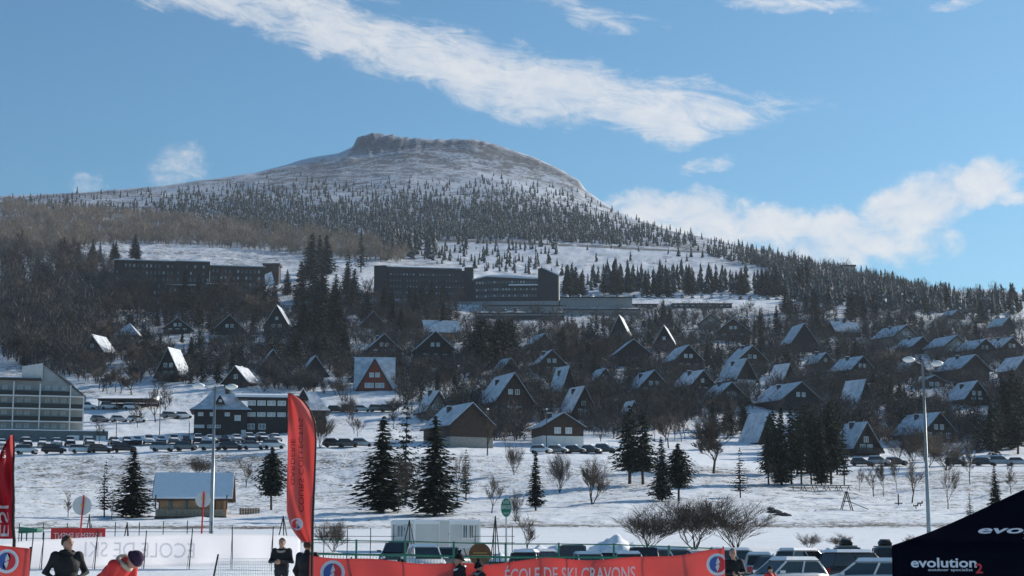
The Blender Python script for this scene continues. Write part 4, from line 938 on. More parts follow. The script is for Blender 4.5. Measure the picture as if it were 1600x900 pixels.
BH = [(1115, 740, 112, 'round', 'large round-crowned bare tree right of the central conifer clump', 1.35), (925, 788, 84, 'vee', 'bare tree with V-shaped twin trunks on the snow above the snow pile', 1.0),
 (874, 770, 72, 'bush', 'tall many-stemmed bare shrub below the white-based chalet', .8), (803, 742, 62, 'bush', 'bare shrub below the tall brown chalet at the road', .7), (621, 802, 100, 'slim', 'slim bare tree between the left and right tall spruces', 1.0),
 (656, 800, 60, 'slim', 'small bare sapling at the foot of the dense black spruce', 1.0), (714, 785, 82, 'slim', 'slim bare tree touching the small thin conifer', .9), (768, 802, 62, 'tree', 'small round-headed bare tree left of the green oval sign', 1.0),
 (806, 815, 60, 'bush', 'thin bare shrub right of the green oval sign', .6), (384, 762, 52, 'tree', 'small bare tree on the snow bank right of the left lamp post', 1.1), (310, 746, 38, 'bush', 'rounded bare shrub on the snow bank left of the left lamp post', 1.6),
 (1425, 786, 78, 'tree', 'bare tree with stout trunk left of the right lamp post', 1.1), (1481, 795, 74, 'slim', 'slender bare tree right of the right lamp post', 1.0), (1365, 776, 66, 'tree', 'bare tree by the playground, left of the stout one', .9),
 (1381, 776, 62, 'slim', 'thin bare tree with a leaning stem near the playground', .8), (1402, 768, 60, 'slim', 'faint bare sapling between playground trees', .8), (1516, 757, 84, 'tree', 'bare tree with forked trunk below the parked cars at right', .7),
 (1580, 772, 56, 'tree', 'bare tree at the right edge above the tent', .9), (1343, 768, 40, 'slim', 'bare sapling at the end of the picnic tables', .8), (1210, 760, 50, 'slim', 'bare sapling left of the conifer row', .7),
 (790, 705, 46, 'slim', 'bare street tree in front of the largest barn-like chalet', .8), (760, 712, 60, 'slim', 'thin bare tree before the arched ground floor of the barn-like chalet', .7), (155, 694, 44, 'tree', 'bare tree in front of the garage doors', .8),
 (215, 668, 46, 'tree', 'leaning bare tree by the upper parked cars', 1.0), (243, 660, 60, 'tree', 'bare tree left of the lodge', 1.0), (258, 650, 56, 'tree', 'bare tree touching the lodge’s left roof', 1.0), (500, 700, 70, 'bush', 'brown bare bush right of the red feather flag', .8),
 (106, 808, 46, 'tree', 'thin bare tree at left behind the mirrored white banner', .9), (174, 812, 48, 'tree', 'bare sapling between the cabin’s two conifers', .9), (218, 806, 50, 'bush', 'bare bush at the foot of the cabin’s tall conifer', .8),
 (1480, 735, 62, 'bush', 'wide bare thicket behind the right lamp post', 1.6), (1450, 730, 70, 'bush', 'dark bare thicket touching the right lamp post', 1.4), (1045, 700, 62, 'round', 'bare tree left of the large round-crowned one', .9), (1065, 690, 56, 'tree', 'bare tree in the brown hedge above the round-crowned one', .9)]
for (x, y, h, kd, lb, wd) in BH: bare(x, y, h, kd, lb, 'bare trees standing singly', wd)
for (x, Y, h, kd, lb, wd) in ((1012, 117, 76, 'bush', 'big spreading bare shrub behind the red banner, left of three', 1.9), (1085, 118, 92, 'bush', 'big spreading bare shrub behind the red banner, middle of three', 1.9), (1152, 117, 90, 'bush', 'big spreading bare shrub behind the red banner, right of three', 1.9),
     (823, 112, 74, 'tree', 'bare tree standing among the parked cars right of the green oval sign', 1.0), (520, 112, 56, 'bush', 'low bare shrub right of the red feather flag’s foot', 1.3), (1265, 118, 28, 'bush', 'low bare shrub on the white flat, left of the pair near the cars', 1.7), (1315, 118, 28, 'bush', 'low bare shrub on the white flat, right of the pair near the cars', 1.7),
     (1425, 120, 24, 'bush', 'wispy shrub at the foot of the right lamp post', 1.2), (330, 100, 24, 'bush', 'wispy shrub behind the white banner near the left lamp post', 2.0)):
    p, k = on_ground(x, Y); bare(x, 0, h, kd, lb, 'bare shrubs on the flat snow', wd, p, k)
BCL = [
 ([(0, 400), (170, 420), (180, 560), (120, 600), (0, 565)], 60, 36, 62, 'brown bare tree in the wood on the left hillside', 'tree round'),
 ([(165, 462), (300, 480), (415, 480), (410, 505), (255, 508), (170, 510)], 30, 44, 74, 'bare tree in front of the brown hotel', 'tree round'),
 ([(130, 560), (260, 560), (250, 620), (140, 615)], 18, 34, 52, 'grey bare tree between the left chalets and the carport', 'tree round'),
 ([(560, 470), (780, 485), (770, 525), (600, 540)], 20, 24, 44, 'bare tree below the black hotel', 'tree bush'),
 ([(840, 500), (960, 505), (950, 585), (850, 575)], 24, 26, 46, 'bare tree in the brown thicket in the middle of the village', 'tree bush'),
 ([(915, 610), (1190, 640), (1190, 665), (930, 660)], 26, 22, 36, 'bare shrub in the brown hedge below the middle chalets', 'bush'),
 ([(535, 620), (650, 625), (650, 690), (520, 690)], 9, 24, 44, 'bare tree between the lodge and the tall spruces', 'tree bush slim'),
 ([(740, 600), (960, 640), (1000, 690), (930, 690), (820, 690), (740, 640)], 16, 24, 46, 'bare tree between the chalets above the road', 'tree slim bush'),
 ([(640, 575), (740, 590), (740, 640), (640, 600)], 12, 30, 50, 'bare tree along the snowy lane', 'slim tree'),
 ([(400, 590), (540, 590), (540, 625), (400, 612)], 12, 24, 42, 'bare bush behind the lodge', 'bush tree'),
 ([(1380, 570), (1500, 600), (1490, 690), (1390, 680)], 18, 22, 40, 'bare bush on the slope around the right lamp post', 'bush tree'),
 ([(960, 660), (1090, 650), (1100, 690), (1000, 690)], 10, 40, 60, 'bare tree in the grove right of the stilted A-frame', 'slim tree'),
 ([(1330, 690), (1500, 700), (1490, 735), (1350, 735)], 10, 30, 52, 'bare tree below the black A-frame and the garage chalet', 'tree bush')]
for (P, n, h0, h1, lb, kinds) in BCL:
    got = []; tries = 0
    while len(got) < n and tries < n * 25:
        tries += 1; x, y = samp(P); h = random.uniform(h0, h1); kd = random.choice(kinds.split())
        if not blocks(x, y, h, h * .3): got.append((x, y, h, kd))
    for i_, (x, y, h, kd) in enumerate(sorted(got)):
        bare(x, y, h, kd, lb + ', ' + ordn(i_) + ' from the left', lb.replace('tree', 'trees', 1).replace('bush ', 'bushes ', 1).replace('shrub', 'shrubs', 1), random.uniform(.9, 1.4), m=random.choice((M_TWIG, M_TWIGD)))

# ---- forests that read as one mass
def scatter(name, variants, pts, sc, label, cat, m, kind='stuff', wid=None):
    V = []; T = []; off = 0; rng = np.random.default_rng(len(pts))
    var = [(np.array(v, np.float32), np.array(f, np.int32)) for v, f in variants]
    for i, p in enumerate(pts):
        v, f = var[int(rng.integers(len(var)))]; a = rng.uniform(0, 6.283); c, s = math.cos(a), math.sin(a); w = sc[i] * (wid[i] if wid is not None else 1)
        q = np.empty_like(v); q[:, 0] = (v[:, 0] * c - v[:, 1] * s) * w + p[0]; q[:, 1] = (v[:, 0] * s + v[:, 1] * c) * w + p[1]; q[:, 2] = v[:, 2] * sc[i] + p[2]
        V.append(q); T.append(f + off); off += len(v)
    V = np.concatenate(V); T = np.concatenate(T); me = bpy.data.meshes.new(name)
    me.vertices.add(len(V)); me.vertices.foreach_set('co', V.ravel()); me.loops.add(T.size); me.loops.foreach_set('vertex_index', T.ravel().astype(np.int32))
    me.polygons.add(len(T)); me.polygons.foreach_set('loop_start', np.arange(0, T.size, 3, dtype=np.int32)); me.update(); me.validate()
    return tag(mobj(name, me, m), label, cat, kind=kind)
def far_conifer(seed):
    r = random.Random(seed); v = []; f = []
    for t in range(5):
        z0 = .04 + t * .19; z1 = min(1.0, z0 + .36 - t * .02); R_ = .20 * (1 - t / 5.6) * r.uniform(.85, 1.15); n = 7; o = len(v); v.append((r.uniform(-.02, .02), r.uniform(-.02, .02), z1))
        for j in range(n): a = 2 * PI * j / n + r.uniform(-.2, .2); q = R_ * r.uniform(.55, 1.25); v.append((math.cos(a) * q, math.sin(a) * q, z0 + r.uniform(-.05, .05)))
        for j in range(n):
            if r.random() < .9: f.append((o, o + 1 + j, o + 1 + (j + 1) % n))
    o = len(v); v += [(-.02, 0, -.1), (.02, 0, -.1), (0, 0, .4)]; f.append((o, o + 1, o + 2)); return v, f
def far_bare(seed, n=30):
    r = random.Random(seed); v = []; f = []
    def tri(p, q, w):
        d = (q - p).normalized(); s = d.cross(Vector((r.uniform(-1, 1), r.uniform(-1, 1), .4))).normalized() * w; o = len(v); v.extend([tuple(p - s), tuple(p + s), tuple(q)]); f.append((o, o + 1, o + 2))
    for i in range(n):
        a = r.uniform(0, 6.28); c = r.uniform(-.35, 1.0); q = Vector((math.cos(a) * math.sqrt(1 - c * c) * .36, math.sin(a) * math.sqrt(1 - c * c) * .36, .60 + .40 * c)) * r.uniform(.8, 1.0); b = Vector((0, 0, r.uniform(.05, .35))); d = q - b
        tri(b, q, .007)
        for _ in range(3): m_ = b.lerp(q, r.uniform(.5, 1.0)); tri(m_, m_ + (d.normalized() + Vector((r.uniform(-1, 1), r.uniform(-1, 1), r.uniform(-.3, 1))) * .9).normalized() * r.uniform(.12, .24), .0085)
    tri(Vector((0, 0, -.05)), Vector((0, 0, .5)), .02)
    return v, f
FC = [far_conifer(i) for i in range(8)]; FB = [far_bare(i) for i in range(7)]
def place(P, n, hm0, hm1, dens=None, avoid=True):
    pts = []; sc = []; tries = 0
    while len(pts) < n and tries < n * 30:
        tries += 1; x, y = samp(P)
        if dens and random.random() > dens(x, y): continue
        p, k = ground(x, y)
        if avoid and blocks(x, y, hm1 / k * .36, hm1 / k * .2): continue
        pts.append(tuple(p)); sc.append(random.uniform(hm0, hm1) * random.choice((.6, .8, 1, 1, 1.2)))
    return pts, sc
crest = lambda x: float(np.interp(x, ck, cpy))
line = lambda x: float(np.interp(x, [0, 120, 240, 400, 470, 560, 650, 720, 760, 830, 900, 950, 1000, 1100], [312, 306, 300, 288, 282, 292, 286, 296, 280, 290, 303, 328, 344, 372]))
FP = [(0, 303), (130, 300), (260, 297), (400, 280), (480, 270), (560, 285), (640, 275), (720, 285), (760, 272), (830, 282), (900, 296), (950, 320), (1000, 344), (1100, 373), (1200, 394), (1300, 417), (1400, 439), (1490, 461), (1500, 480), (1350, 462), (1230, 440), (1200, 420), (1110, 402), (1080, 387), (960, 383), (800, 374), (690, 374), (640, 392), (560, 378), (480, 366), (330, 348), (200, 336), (0, 326)]
def fd(x, y):
    if 120 < x < 250 and 299 < y < 322 and y > 300 + (x - 120) * -.02: return .12
    d = (y - line(x)) / 55.0
    cl = .55 + .9 * float(vnoise(np.array(x / 38.0), np.array(y / 14.0), 5)) + .35
    return max(0.03, min(1.0, .12 + d * 1.1)) * max(.15, min(1, cl))
pts, sc = place(FP, 7200, 3.4, 7.4, fd)
p2_, s2_ = place([(660, 372), (960, 384), (1110, 402), (1100, 410), (900, 432), (740, 425), (650, 405)], 150, 5, 11, lambda x, y: .9 if x < 880 else .12); s2_ = [q * .8 for q in s2_]; pts += p2_; sc += s2_
p2_, s2_ = place([(880, 440), (1100, 448), (1270, 452), (1270, 462), (880, 458)], 120, 10, 15); pts += p2_; sc += s2_
p2_, s2_ = place([(1200, 425), (1350, 455), (1500, 478), (1600, 470), (1600, 492), (1400, 488), (1230, 470)], 420, 6, 11); pts += p2_; sc += s2_
p2_, s2_ = place([(590, 380), (690, 380), (700, 408), (600, 408)], 70, 10, 17); pts += p2_; sc += s2_
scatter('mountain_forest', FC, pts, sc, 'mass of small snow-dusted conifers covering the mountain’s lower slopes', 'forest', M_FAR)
pts, sc = place([(0, 322), (180, 334), (330, 347), (480, 366), (600, 382), (640, 394), (630, 412), (520, 405), (400, 392), (240, 382), (150, 385), (60, 400), (0, 405)], 2200, 5.5, 11)
scatter('brown_woodland', FB, pts, sc, 'mass of golden brown bare woodland along the left foot of the mountain', 'woodland', M_TWIGB, wid=[1.25] * len(pts))
pts, sc = place([(0, 392), (60, 395), (165, 415), (185, 460), (160, 510), (120, 575), (0, 560)], 420, 6, 13)
scatter('grey_woodland', FB, pts, sc, 'mass of dark grey-brown bare trees on the left hillside', 'woodland', M_TWIGD, wid=[1.3] * len(pts))
MIDC = [conifer_arrays(900 + i, hgt=1.0, rad=.24, low=.05, whorls=13, per=8, sprays=4, size=.062) for i in range(5)]
pts = []; sc = []
for (P_, n_, h0_, h1_) in (([(1190, 500), (1600, 500), (1600, 715), (1320, 715), (1190, 620)], 260, 4.5, 9), ([(830, 505), (1190, 500), (1190, 640), (940, 640), (830, 600)], 150, 4.5, 8.5), ([(620, 560), (830, 560), (960, 640), (960, 690), (820, 690), (700, 660), (620, 640)], 40, 4, 8), ([(180, 470), (440, 470), (760, 480), (760, 590), (540, 600), (250, 600), (180, 560)], 170, 5, 10), ([(10, 400), (180, 410), (180, 560), (20, 570)], 26, 6, 11), ([(170, 470), (420, 472), (720, 470), (720, 500), (170, 505)], 60, 7, 12)):
    for _ in range(n_ * 6):
        if n_ <= 0: break
        x, y = samp(P_); h = random.uniform(h0_, h1_); p, k = ground(x, y)
        if blocks(x, y, h / k, h / k * .16): continue
        pts.append(tuple(p)); sc.append(h); n_ -= 1
scatter('village_conifers', MIDC, pts, sc, 'smaller dark conifers filling the gaps between the chalets', 'forest', M_CONIFV)
pts, sc = place([(0, 385), (170, 400), (250, 470), (440, 470), (600, 450), (900, 490), (1250, 480), (1600, 495), (1600, 700), (1300, 690), (1180, 640), (940, 690), (740, 690), (620, 650), (540, 625), (380, 600), (130, 600), (0, 560)], 7000, 2.4, 6.2, lambda x, y: 1.0 if fbm(np.array(x / 60.0), np.array(y / 25.0), 3, 9) > -.12 else .08)
scatter('undergrowth', FB, pts, sc, 'dark leafless undergrowth between the chalets', 'undergrowth', M_TWIGD, wid=[1.6] * len(pts))
pts, sc = place([(1150, 398), (1300, 420), (1480, 462), (1600, 465), (1600, 485), (1400, 480), (1250, 455)], 240, 6, 10)
scatter('ridge_woodland', FB, pts, sc, 'thin brown bare wood on the right-hand ridge', 'woodland', M_TWIGD, wid=[1.2] * len(pts))

# ------------------------------------------------------------------ cars
PAINT = {'black': (.012, .012, .014), 'dark grey': (.05, .052, .056), 'silver': (.42, .43, .44), 'white': (.7, .7, .69), 'dark blue': (.015, .025, .06), 'grey': (.18, .185, .19), 'dark red': (.16, .015, .015), 'dark green': (.02, .045, .025), 'beige': (.3, .27, .22)}
def paint(c): return mat(c.replace(' ', '_') + '_car_paint', PAINT[c], .28, .06, 2, spec=.6)
M_GLASS = mat('car_glass', (.015, .018, .02), .08, .2, 1, spec=.8); M_TYRE = mat('tyre_rubber', (.012, .012, .012), .85, .2, 6); M_RIM = mat('wheel_rim', (.4, .4, .4), .35, .1, 4, metal=.7)
M_TAIL = mat('red_lamp_glass', (.5, .01, .01), .2, .05, 4, spec=.7); M_HEADL = mat('headlamp_glass', (.75, .75, .72), .15, .05, 4, spec=.8); M_PLATE = mat('number_plate', (.7, .7, .66), .5, .05, 3)
CT = {'hatch': dict(st=[(-2.0, .42, .78, .70), (-1.93, .30, .95, .79), (-1.2, .22, .98, .86), (0, .22, .97, .88), (.85, .22, .94, .87), (1.45, .25, .82, .84), (1.9, .32, .70, .76), (2.02, .42, .62, .62)], g=(-1.86, 1.0, -1.5, .28, .95, 1.46)),
      'estate': dict(st=[(-2.3, .42, .78, .72), (-2.22, .30, .96, .80), (-1.3, .22, .98, .87), (0, .22, .97, .89), (.95, .22, .95, .88), (1.6, .25, .84, .85), (2.1, .32, .72, .78), (2.25, .42, .64, .64)], g=(-2.12, 1.05, -1.85, .25, .96, 1.48)),
      'suv': dict(st=[(-2.15, .50, .95, .76), (-2.08, .36, 1.08, .84), (-1.3, .30, 1.10, .90), (0, .30, 1.09, .92), (1.0, .30, 1.07, .91), (1.6, .34, .98, .88), (2.05, .40, .86, .80), (2.18, .5, .76, .66)], g=(-2.0, 1.05, -1.7, .35, 1.07, 1.70)),
      'van': dict(st=[(-2.25, .42, .95, .80), (-2.2, .30, 1.10, .88), (-1.3, .24, 1.12, .92), (0, .24, 1.11, .93), (1.2, .24, 1.08, .92), (1.7, .27, .92, .88), (2.1, .34, .78, .80), (2.2, .45, .68, .66)], g=(-2.18, 1.5, -2.05, .75, 1.08, 1.85))}
_cm = {}
def car_meshes(kind):
    if kind in _cm: return _cm[kind]
    c = CT[kind]; d = {}; b = MB(); n = 10
    for (x, zb, zt, hw) in c['st']:
        b.v += [(x, y, z) for (y, z) in ((-hw * .8, zb), (-hw, zb + .16), (-hw, zt - .22), (-hw * .97, zt - .08), (-hw * .84, zt), (hw * .84, zt), (hw * .97, zt - .08), (hw, zt - .22), (hw, zb + .16), (hw * .8, zb))]
    k = len(c['st'])
    for i in range(k - 1):
        for j in range(n): b.f.append((i * n + j, i * n + (j + 1) % n, (i + 1) * n + (j + 1) % n, (i + 1) * n + j))
    b.f.append(tuple(range(n - 1, -1, -1))); b.f.append(tuple((k - 1) * n + j for j in range(n)))
    d['body'] = b.mesh('body', True)
    x0, x1, x2, x3, z0, z1 = c['g']; hb = c['st'][3][3] * .86; ht = hb * .80
    low = [(x0, -hb * .94, z0), (x1, -hb * .9, z0), (x1, hb * .9, z0), (x0, hb * .94, z0)]; top = [(x2, -ht, z1), (x3, -ht, z1), (x3, ht, z1), (x2, ht, z1)]
    d['glass'] = MB().add(low + top, [(3, 2, 1, 0), (4, 5, 6, 7)] + [(i, (i + 1) % 4, (i + 1) % 4 + 4, i + 4) for i in range(4)]).mesh('glass')
    def roofslab(z, t, g, sag):
        r1 = [(x2 - g, -ht - g, z), (x3 + g * .6, -ht - g, z), (x3 + g * .6, ht + g, z), (x2 - g, ht + g, z)]; r2 = [(x2 + .1, -ht + .12, z + t), (x3 - .12, -ht + .12, z + t), (x3 - .12, ht - .12, z + t), (x2 + .1, ht - .12, z + t)]
        return MB().add(r1 + r2, [(3, 2, 1, 0), (4, 5, 6, 7)] + [(i, (i + 1) % 4, (i + 1) % 4 + 4, i + 4) for i in range(4)])
    xh = c['st'][-2][0] - .1; zh = c['st'][-2][2]; zc = z0 - .02; hn = c['st'][4][3] * .72
    d['hood_snow'] = MB().prism([(x1 - .25, zc + .02), (c['st'][5][0], c['st'][5][2] + .0), (xh, zh + .0), (xh, zh + .05), (c['st'][5][0], c['st'][5][2] + .09), (x1 - .3, zc + .16)], -hn, hn, 'y').mesh('hood_snow')
    d['roof'] = roofslab(z1 - .02, .07, .03, 0).mesh('roof'); d['snow'] = roofslab(z1 + .045, .15, .02, 0).mesh('snow')
    d['pillars'] = []
    for s in (-1, 1):
        for (a, bb) in ((x0, x2), (x1, x3), ((x0 * .45 + x1 * .55) - .2, (x2 * .45 + x3 * .55) - .2)):
            yb = hb * (.94 if a == x0 else .9 if a == x1 else .93); d['pillars'].append(MB().tube([(a, s * (yb + .004), z0 - .03), (bb, s * (ht + .004), z1)], .045, 6).mesh('pillar'))
    d['wheel'] = MB().tube([(0, -.1, 0), (0, .1, 0)], .315, 14).mesh('wheel'); d['rim'] = MB().tube([(0, -.106, 0), (0, .106, 0)], .2, 12).mesh('rim')
    d['mirror'] = MB().box(-.07, .07, -.1, .1, -.06, .06).mesh('mirror')
    _cm[kind] = d; return d
def car(p, yaw, kind, col, label, group, near=False, snow=True, box=False, tilt=0.0, sc=1.0):
    d = car_meshes(kind); th = thing('parked_car', label, 'car', p, yaw, group); th.rotation_euler = (0, tilt, yaw)
    if sc != 1: th.scale = (sc,) * 3
    m = paint(col); c = CT[kind]; hw = c['st'][3][3]
    bo = mobj('body', d['body'], m, th); mobj('glass', d['glass'], M_GLASS, th); r = mobj('roof', d['roof'], m, th)
    if snow:
        mobj('snow', d['snow'], M_SNOW, r)
        if not near or random.random() < .4: mobj('hood_snow', d['hood_snow'], M_SNOW, bo)
    zw = .30
    for x in (-1.28, 1.3):
        for s in (-1, 1):
            w = mobj('wheel', d['wheel'], M_TYRE, th, (x, s * (hw - .10), zw))
            if near: mobj('rim', d['rim'], M_RIM, w)
    if near:
        for q in d['pillars']: mobj('pillar', q, m, th)
        xr, xf = c['st'][0][0], c['st'][-1][0]; zl = c['st'][1][2] - .12
        for s in (-1, 1):
            MB().box(xr - .0, xr + .14, s * hw * .62 - .12, s * hw * .62 + .12, zl - .24, zl + .04).build('tail_light', M_TAIL, th)
            MB().ball((xf - .12, s * hw * .60, c['st'][-1][2] + .02), (.14, .15, .09), 10, 6).build('headlight', M_HEADL, th, smooth=True)
            mobj('mirror', d['mirror'], m, th, (c['g'][1] - .25, s * (hw + .06), c['g'][4] + .06))
        MB().box(xr - .025, xr - .001, -.26, .26, .52, .63).build('number_plate', M_PLATE, th); MB().box(xf + .001, xf + .02, -.26, .26, .44, .55).build('number_plate', M_PLATE, th)
        MB().box(xr - .05, xr + .1, -hw * .8, hw * .8, .36, .50).build('bumper', M_BLACK, th)
        if box:
            z1 = c['g'][5]; b = MB()
            for i in range(7):
                t = i / 6; x = -1.1 + 1.9 * t; q = math.sin(PI * min(1, max(0, .12 + t * .76))) ** .4; b.v += [(x, -.36 * q, z1 + .14), (x, -.40 * q, z1 + .32), (x, -.25 * q, z1 + .14 + .38 * q), (x, .25 * q, z1 + .14 + .38 * q), (x, .40 * q, z1 + .32), (x, .36 * q, z1 + .14)]
            for i in range(6):
                for j in range(6): b.f.append((i * 6 + j, i * 6 + (j + 1) % 6, i * 6 + 6 + (j + 1) % 6, i * 6 + 6 + j))
            b.f += [tuple(range(5, -1, -1)), tuple(range(36, 42))]; bx = b.build('roof_box', M_BLACK, th, smooth=True)
            for x in (-.6, .4): MB().box(x - .03, x + .03, -.6, .6, z1 + .05, z1 + .135).build('roof_bar', M_GALV, th)
    return th
ORD = ['first', 'second', 'third', 'fourth', 'fifth', 'sixth', 'seventh', 'eighth', 'ninth', 'tenth', '11th', '12th', '13th', '14th', '15th', '16th', '17th', '18th', '19th', '20th', '21st', '22nd', '23rd', '24th']
def row(xs, pyf, yaw, where, group, cols, snow=.7, kinds=('hatch', 'estate', 'hatch', 'suv'), jit=8, Y=None):
    for i, x in enumerate(xs):
        p, k = ground(x, pyf(x)); col = random.choice(cols); kd = random.choice(kinds)
        car(p + Vector((0, 0, .03)), R(yaw + random.uniform(-jit, jit)), kd, col, '%s car, %s from the left, %s' % (col, ORD[i], where), group, snow=random.random() < snow)
DK = ['black', 'dark grey', 'dark blue', 'grey', 'silver', 'silver']; LT = ['silver', 'white', 'white', 'grey', 'silver', 'dark blue']
row([42, 84, 128, 158, 194, 254, 291, 330, 363, 396, 428], lambda x: 711 - x * .021, 4, 'in the front row along the snow bank', 'cars parked along the top of the snow bank', ['black', 'dark grey', 'dark green', 'silver', 'grey', 'white', 'silver'], .5, ('hatch', 'estate', 'suv', 'van'))
row([2, 40, 66, 88, 109, 139, 178, 198, 214, 232, 251, 271, 290, 309, 329, 349, 369, 389, 409, 430], lambda x: 699.5 - x * .02, -70, 'in the snowy back row below the lodge', 'snowy cars in the back row below the lodge', LT, .85)
row([137, 170, 206], lambda x: 640, 5, 'under the snow-roofed carport', 'cars at the carport', LT, .8)
row([157, 186, 214, 267, 287], lambda x: 660 - (x > 250) * 6, 30, 'on the snowy track above the apartment garages', 'cars on the upper track', LT, .8)
row([522, 543, 566], lambda x: 699, 0, 'on the road right of the feather flag', 'cars on the road right of the flag', DK, .3)
row([526, 546, 566, 590, 606], lambda x: 644, 10, 'below the red-gabled chalet', 'cars below the red-gabled chalet', DK, .5)
row([846, 872, 899, 924, 946], lambda x: 709, -20, 'at the road in front of the white-based chalet', 'cars before the white-based chalet', ['silver', 'white', 'dark grey', 'grey'], .8)
row([1346, 1374, 1402, 1494, 1540, 1565, 1592], lambda x: 728, -20, 'on the road below the right-hand chalets', 'cars below the right-hand chalets', DK, .8)
row([1232, 1466, 1092, 988], lambda x: {1232: 627, 1466: 636, 1092: 622, 988: 622}[x], -15, 'scattered among the chalets', 'cars among the chalets', LT, .9)
row(list(np.arange(886, 985, 20)), lambda x: 466, 75, 'on the dark deck right of the black hotel', 'cars on the dark deck', LT, 1.0)
row(list(np.arange(992, 1150, 15)), lambda x: 466, 75, 'behind the white flat-roofed buildings', 'snowy cars behind the flat roofs', LT, 1.0)
row(list(np.arange(1158, 1262, 14)), lambda x: 468, 75, 'at the far end of the long conifer row', 'snowy cars at the end of the conifer row', LT, 1.0)
row([765, 784, 803, 822, 841, 858], lambda x: 474.5, 80, 'just below the black hotel’s terrace wing', 'cars below the black hotel', LT, 1.0)
row([788, 806, 826, 846], lambda x: 487, 80, 'on the lower deck under the black hotel', 'cars on the lower deck', LT, 1.0)
NC = [(664, 88, -78, 'hatch', 'white', 'white car facing forward, left one before the portable cabin', 0), (622, 95, -95, 'hatch', 'dark grey', 'dark car left of the white car before the portable cabin', 0),
 (824, 91, 82, 'hatch', 'dark grey', 'dark hatchback seen from behind at the small bare tree', 0), (851, 95, -62, 'estate', 'white', 'white snowy car facing forward right of the small bare tree', 0), (893, 93, 90, 'van', 'dark grey', 'dark van seen from behind in front of the blue snow pile', 0),
 (920, 90, -80, 'hatch', 'silver', 'silver car with sun glare on its bonnet, before the snow pile', 0), (956, 93, 88, 'hatch', 'black', 'black hatchback seen from behind, right of the silver glaring car', 0), (983, 90, 86, 'hatch', 'grey', 'grey car just left of the black off-roader', 0), (1004, 97, 90, 'suv', 'black', 'tall black off-roader behind the red banner', 0),
 (1186, 93, 84, 'hatch', 'silver', 'silver hatchback seen from behind beside the man at right', 0), (1246, 87, 28, 'estate', 'dark grey', 'dark grey car turned right, behind the child in red', 0), (1262, 102, 40, 'estate', 'silver', 'pale car with snowy roof behind the dark grey one', 0), (1345, 85, 22, 'suv', 'black', 'black car nearest the tent, low in the frame', 0),
 (1323, 102, 84, 'suv', 'dark grey', 'dark car carrying a black roof box', 1), (1384, 101, 84, 'suv', 'dark blue', 'dark car with roof box half hidden by the tent', 1), (1224, 76, -150, 'hatch', 'white', 'white car at the bottom edge right of the child in red', 0), (1352, 73, 160, 'hatch', 'white', 'white car roof with a sun glint at the bottom edge near the tent', 0), (1065, 102, 10, 'estate', 'white', 'long white snow-covered car behind the red banner’s right end', 0),
 (716, 93, 70, 'hatch', 'grey', 'grey car behind the person in the pompom hat', 0), (1160, 102, 20, 'estate', 'silver', 'silver car half hidden behind the man at right', 0)]
for (x, Y, yw, kd, col, lb, bx) in NC:
    p, k = on_ground(x, Y); car(p, R(yw), kd, col, lb, 'cars in the near car park', True, snow=(col in ('white', 'silver') or random.random() < .3) and not bx, box=bool(bx))

# ------------------------------------------------------------------ snow pile behind the cars
p, k = on_ground(935, 110); b = MB(); n, m_ = 46, 18
for i in range(n):
    for j in range(m_):
        x = (i / (n - 1) - .5) * 9.6; y = (j / (m_ - 1) - .5) * 6
        e = max(0, 1 - (2 * x / 9.6) ** 2) ** .45 * max(0, 1 - (2 * y / 6) ** 2) ** .3
        z = e * (.75 + 1.2 * float(fbm(np.array(x * .8 + 3), np.array(y * .8), 4, 31)) + .3 * math.sin(x * 1.3)) - .15; b.v.append((x, y, z))
for i in range(n - 1):
    for j in range(m_ - 1): b.f.append((i * m_ + j, (i + 1) * m_ + j, (i + 1) * m_ + j + 1, i * m_ + j + 1))
tag(b.build('snow_pile', M_SNOW, None, p, smooth=True), 'heap of ploughed snow in blue shade behind the parked cars', 'snow pile', 'piles of ploughed snow')
for (x, Y, w, h, lb) in ((1275, 109, 6.5, .9, 'low ploughed snow ridge behind the dark cars at right'), (1365, 109, 5.5, .8, 'ploughed snow ridge near the tent'), (770, 109, 4.0, .5, 'small snow heap right of the portable cabin')):
    p, k = on_ground(x, Y); b2 = MB(); b2.v = [(v[0] * w / 9.6, v[1] * .6, v[2] * h / 1.5) for v in b.v]; b2.f = list(b.f); tag(b2.build('snow_pile', M_SNOW, None, p, smooth=True), lb, 'snow pile', 'piles of ploughed snow')

# ------------------------------------------------------------------ lettering and emblems
def text_mesh(s, size, squash=1.0, bold=0.0, shear=0.0):
    cu = bpy.data.curves.new('lettering', 'FONT'); cu.body = s; cu.size = size; cu.resolution_u = 3; cu.offset = bold * size; cu.shear = shear
    o = bpy.data.objects.new('lettering', cu); COL.objects.link(o); dg = bpy.context.evaluated_depsgraph_get()
    me = bpy.data.meshes.new_from_object(o.evaluated_get(dg)); bpy.data.objects.remove(o); bpy.data.curves.remove(cu)
    bm = bmesh.new(); bm.from_mesh(me); bmesh.ops.remove_doubles(bm, verts=bm.verts, dist=1e-5)
    bmesh.ops.triangulate(bm, faces=bm.faces); es = [e for e in bm.edges if e.calc_length() > size * .25]
    bmesh.ops.subdivide_edges(bm, edges=es, cuts=2)
    for v in bm.verts: v.co.x *= squash
    bm.to_mesh(me); bm.free(); xs = [v.co.x for v in me.vertices]; return me, min(xs), max(xs)
def lettering(parent, s, size, fn, m, **kw):
    """one mesh per letter run: fn maps flat (u, v) to the surface it is printed on"""
    me, a, b = text_mesh(s, size, **kw)
    for v in me.vertices: v.co = Vector(fn(v.co.x - a, v.co.y, b - a))
    o = mobj('lettering', me, m, parent); o['kind'] = 'stuff'; return o
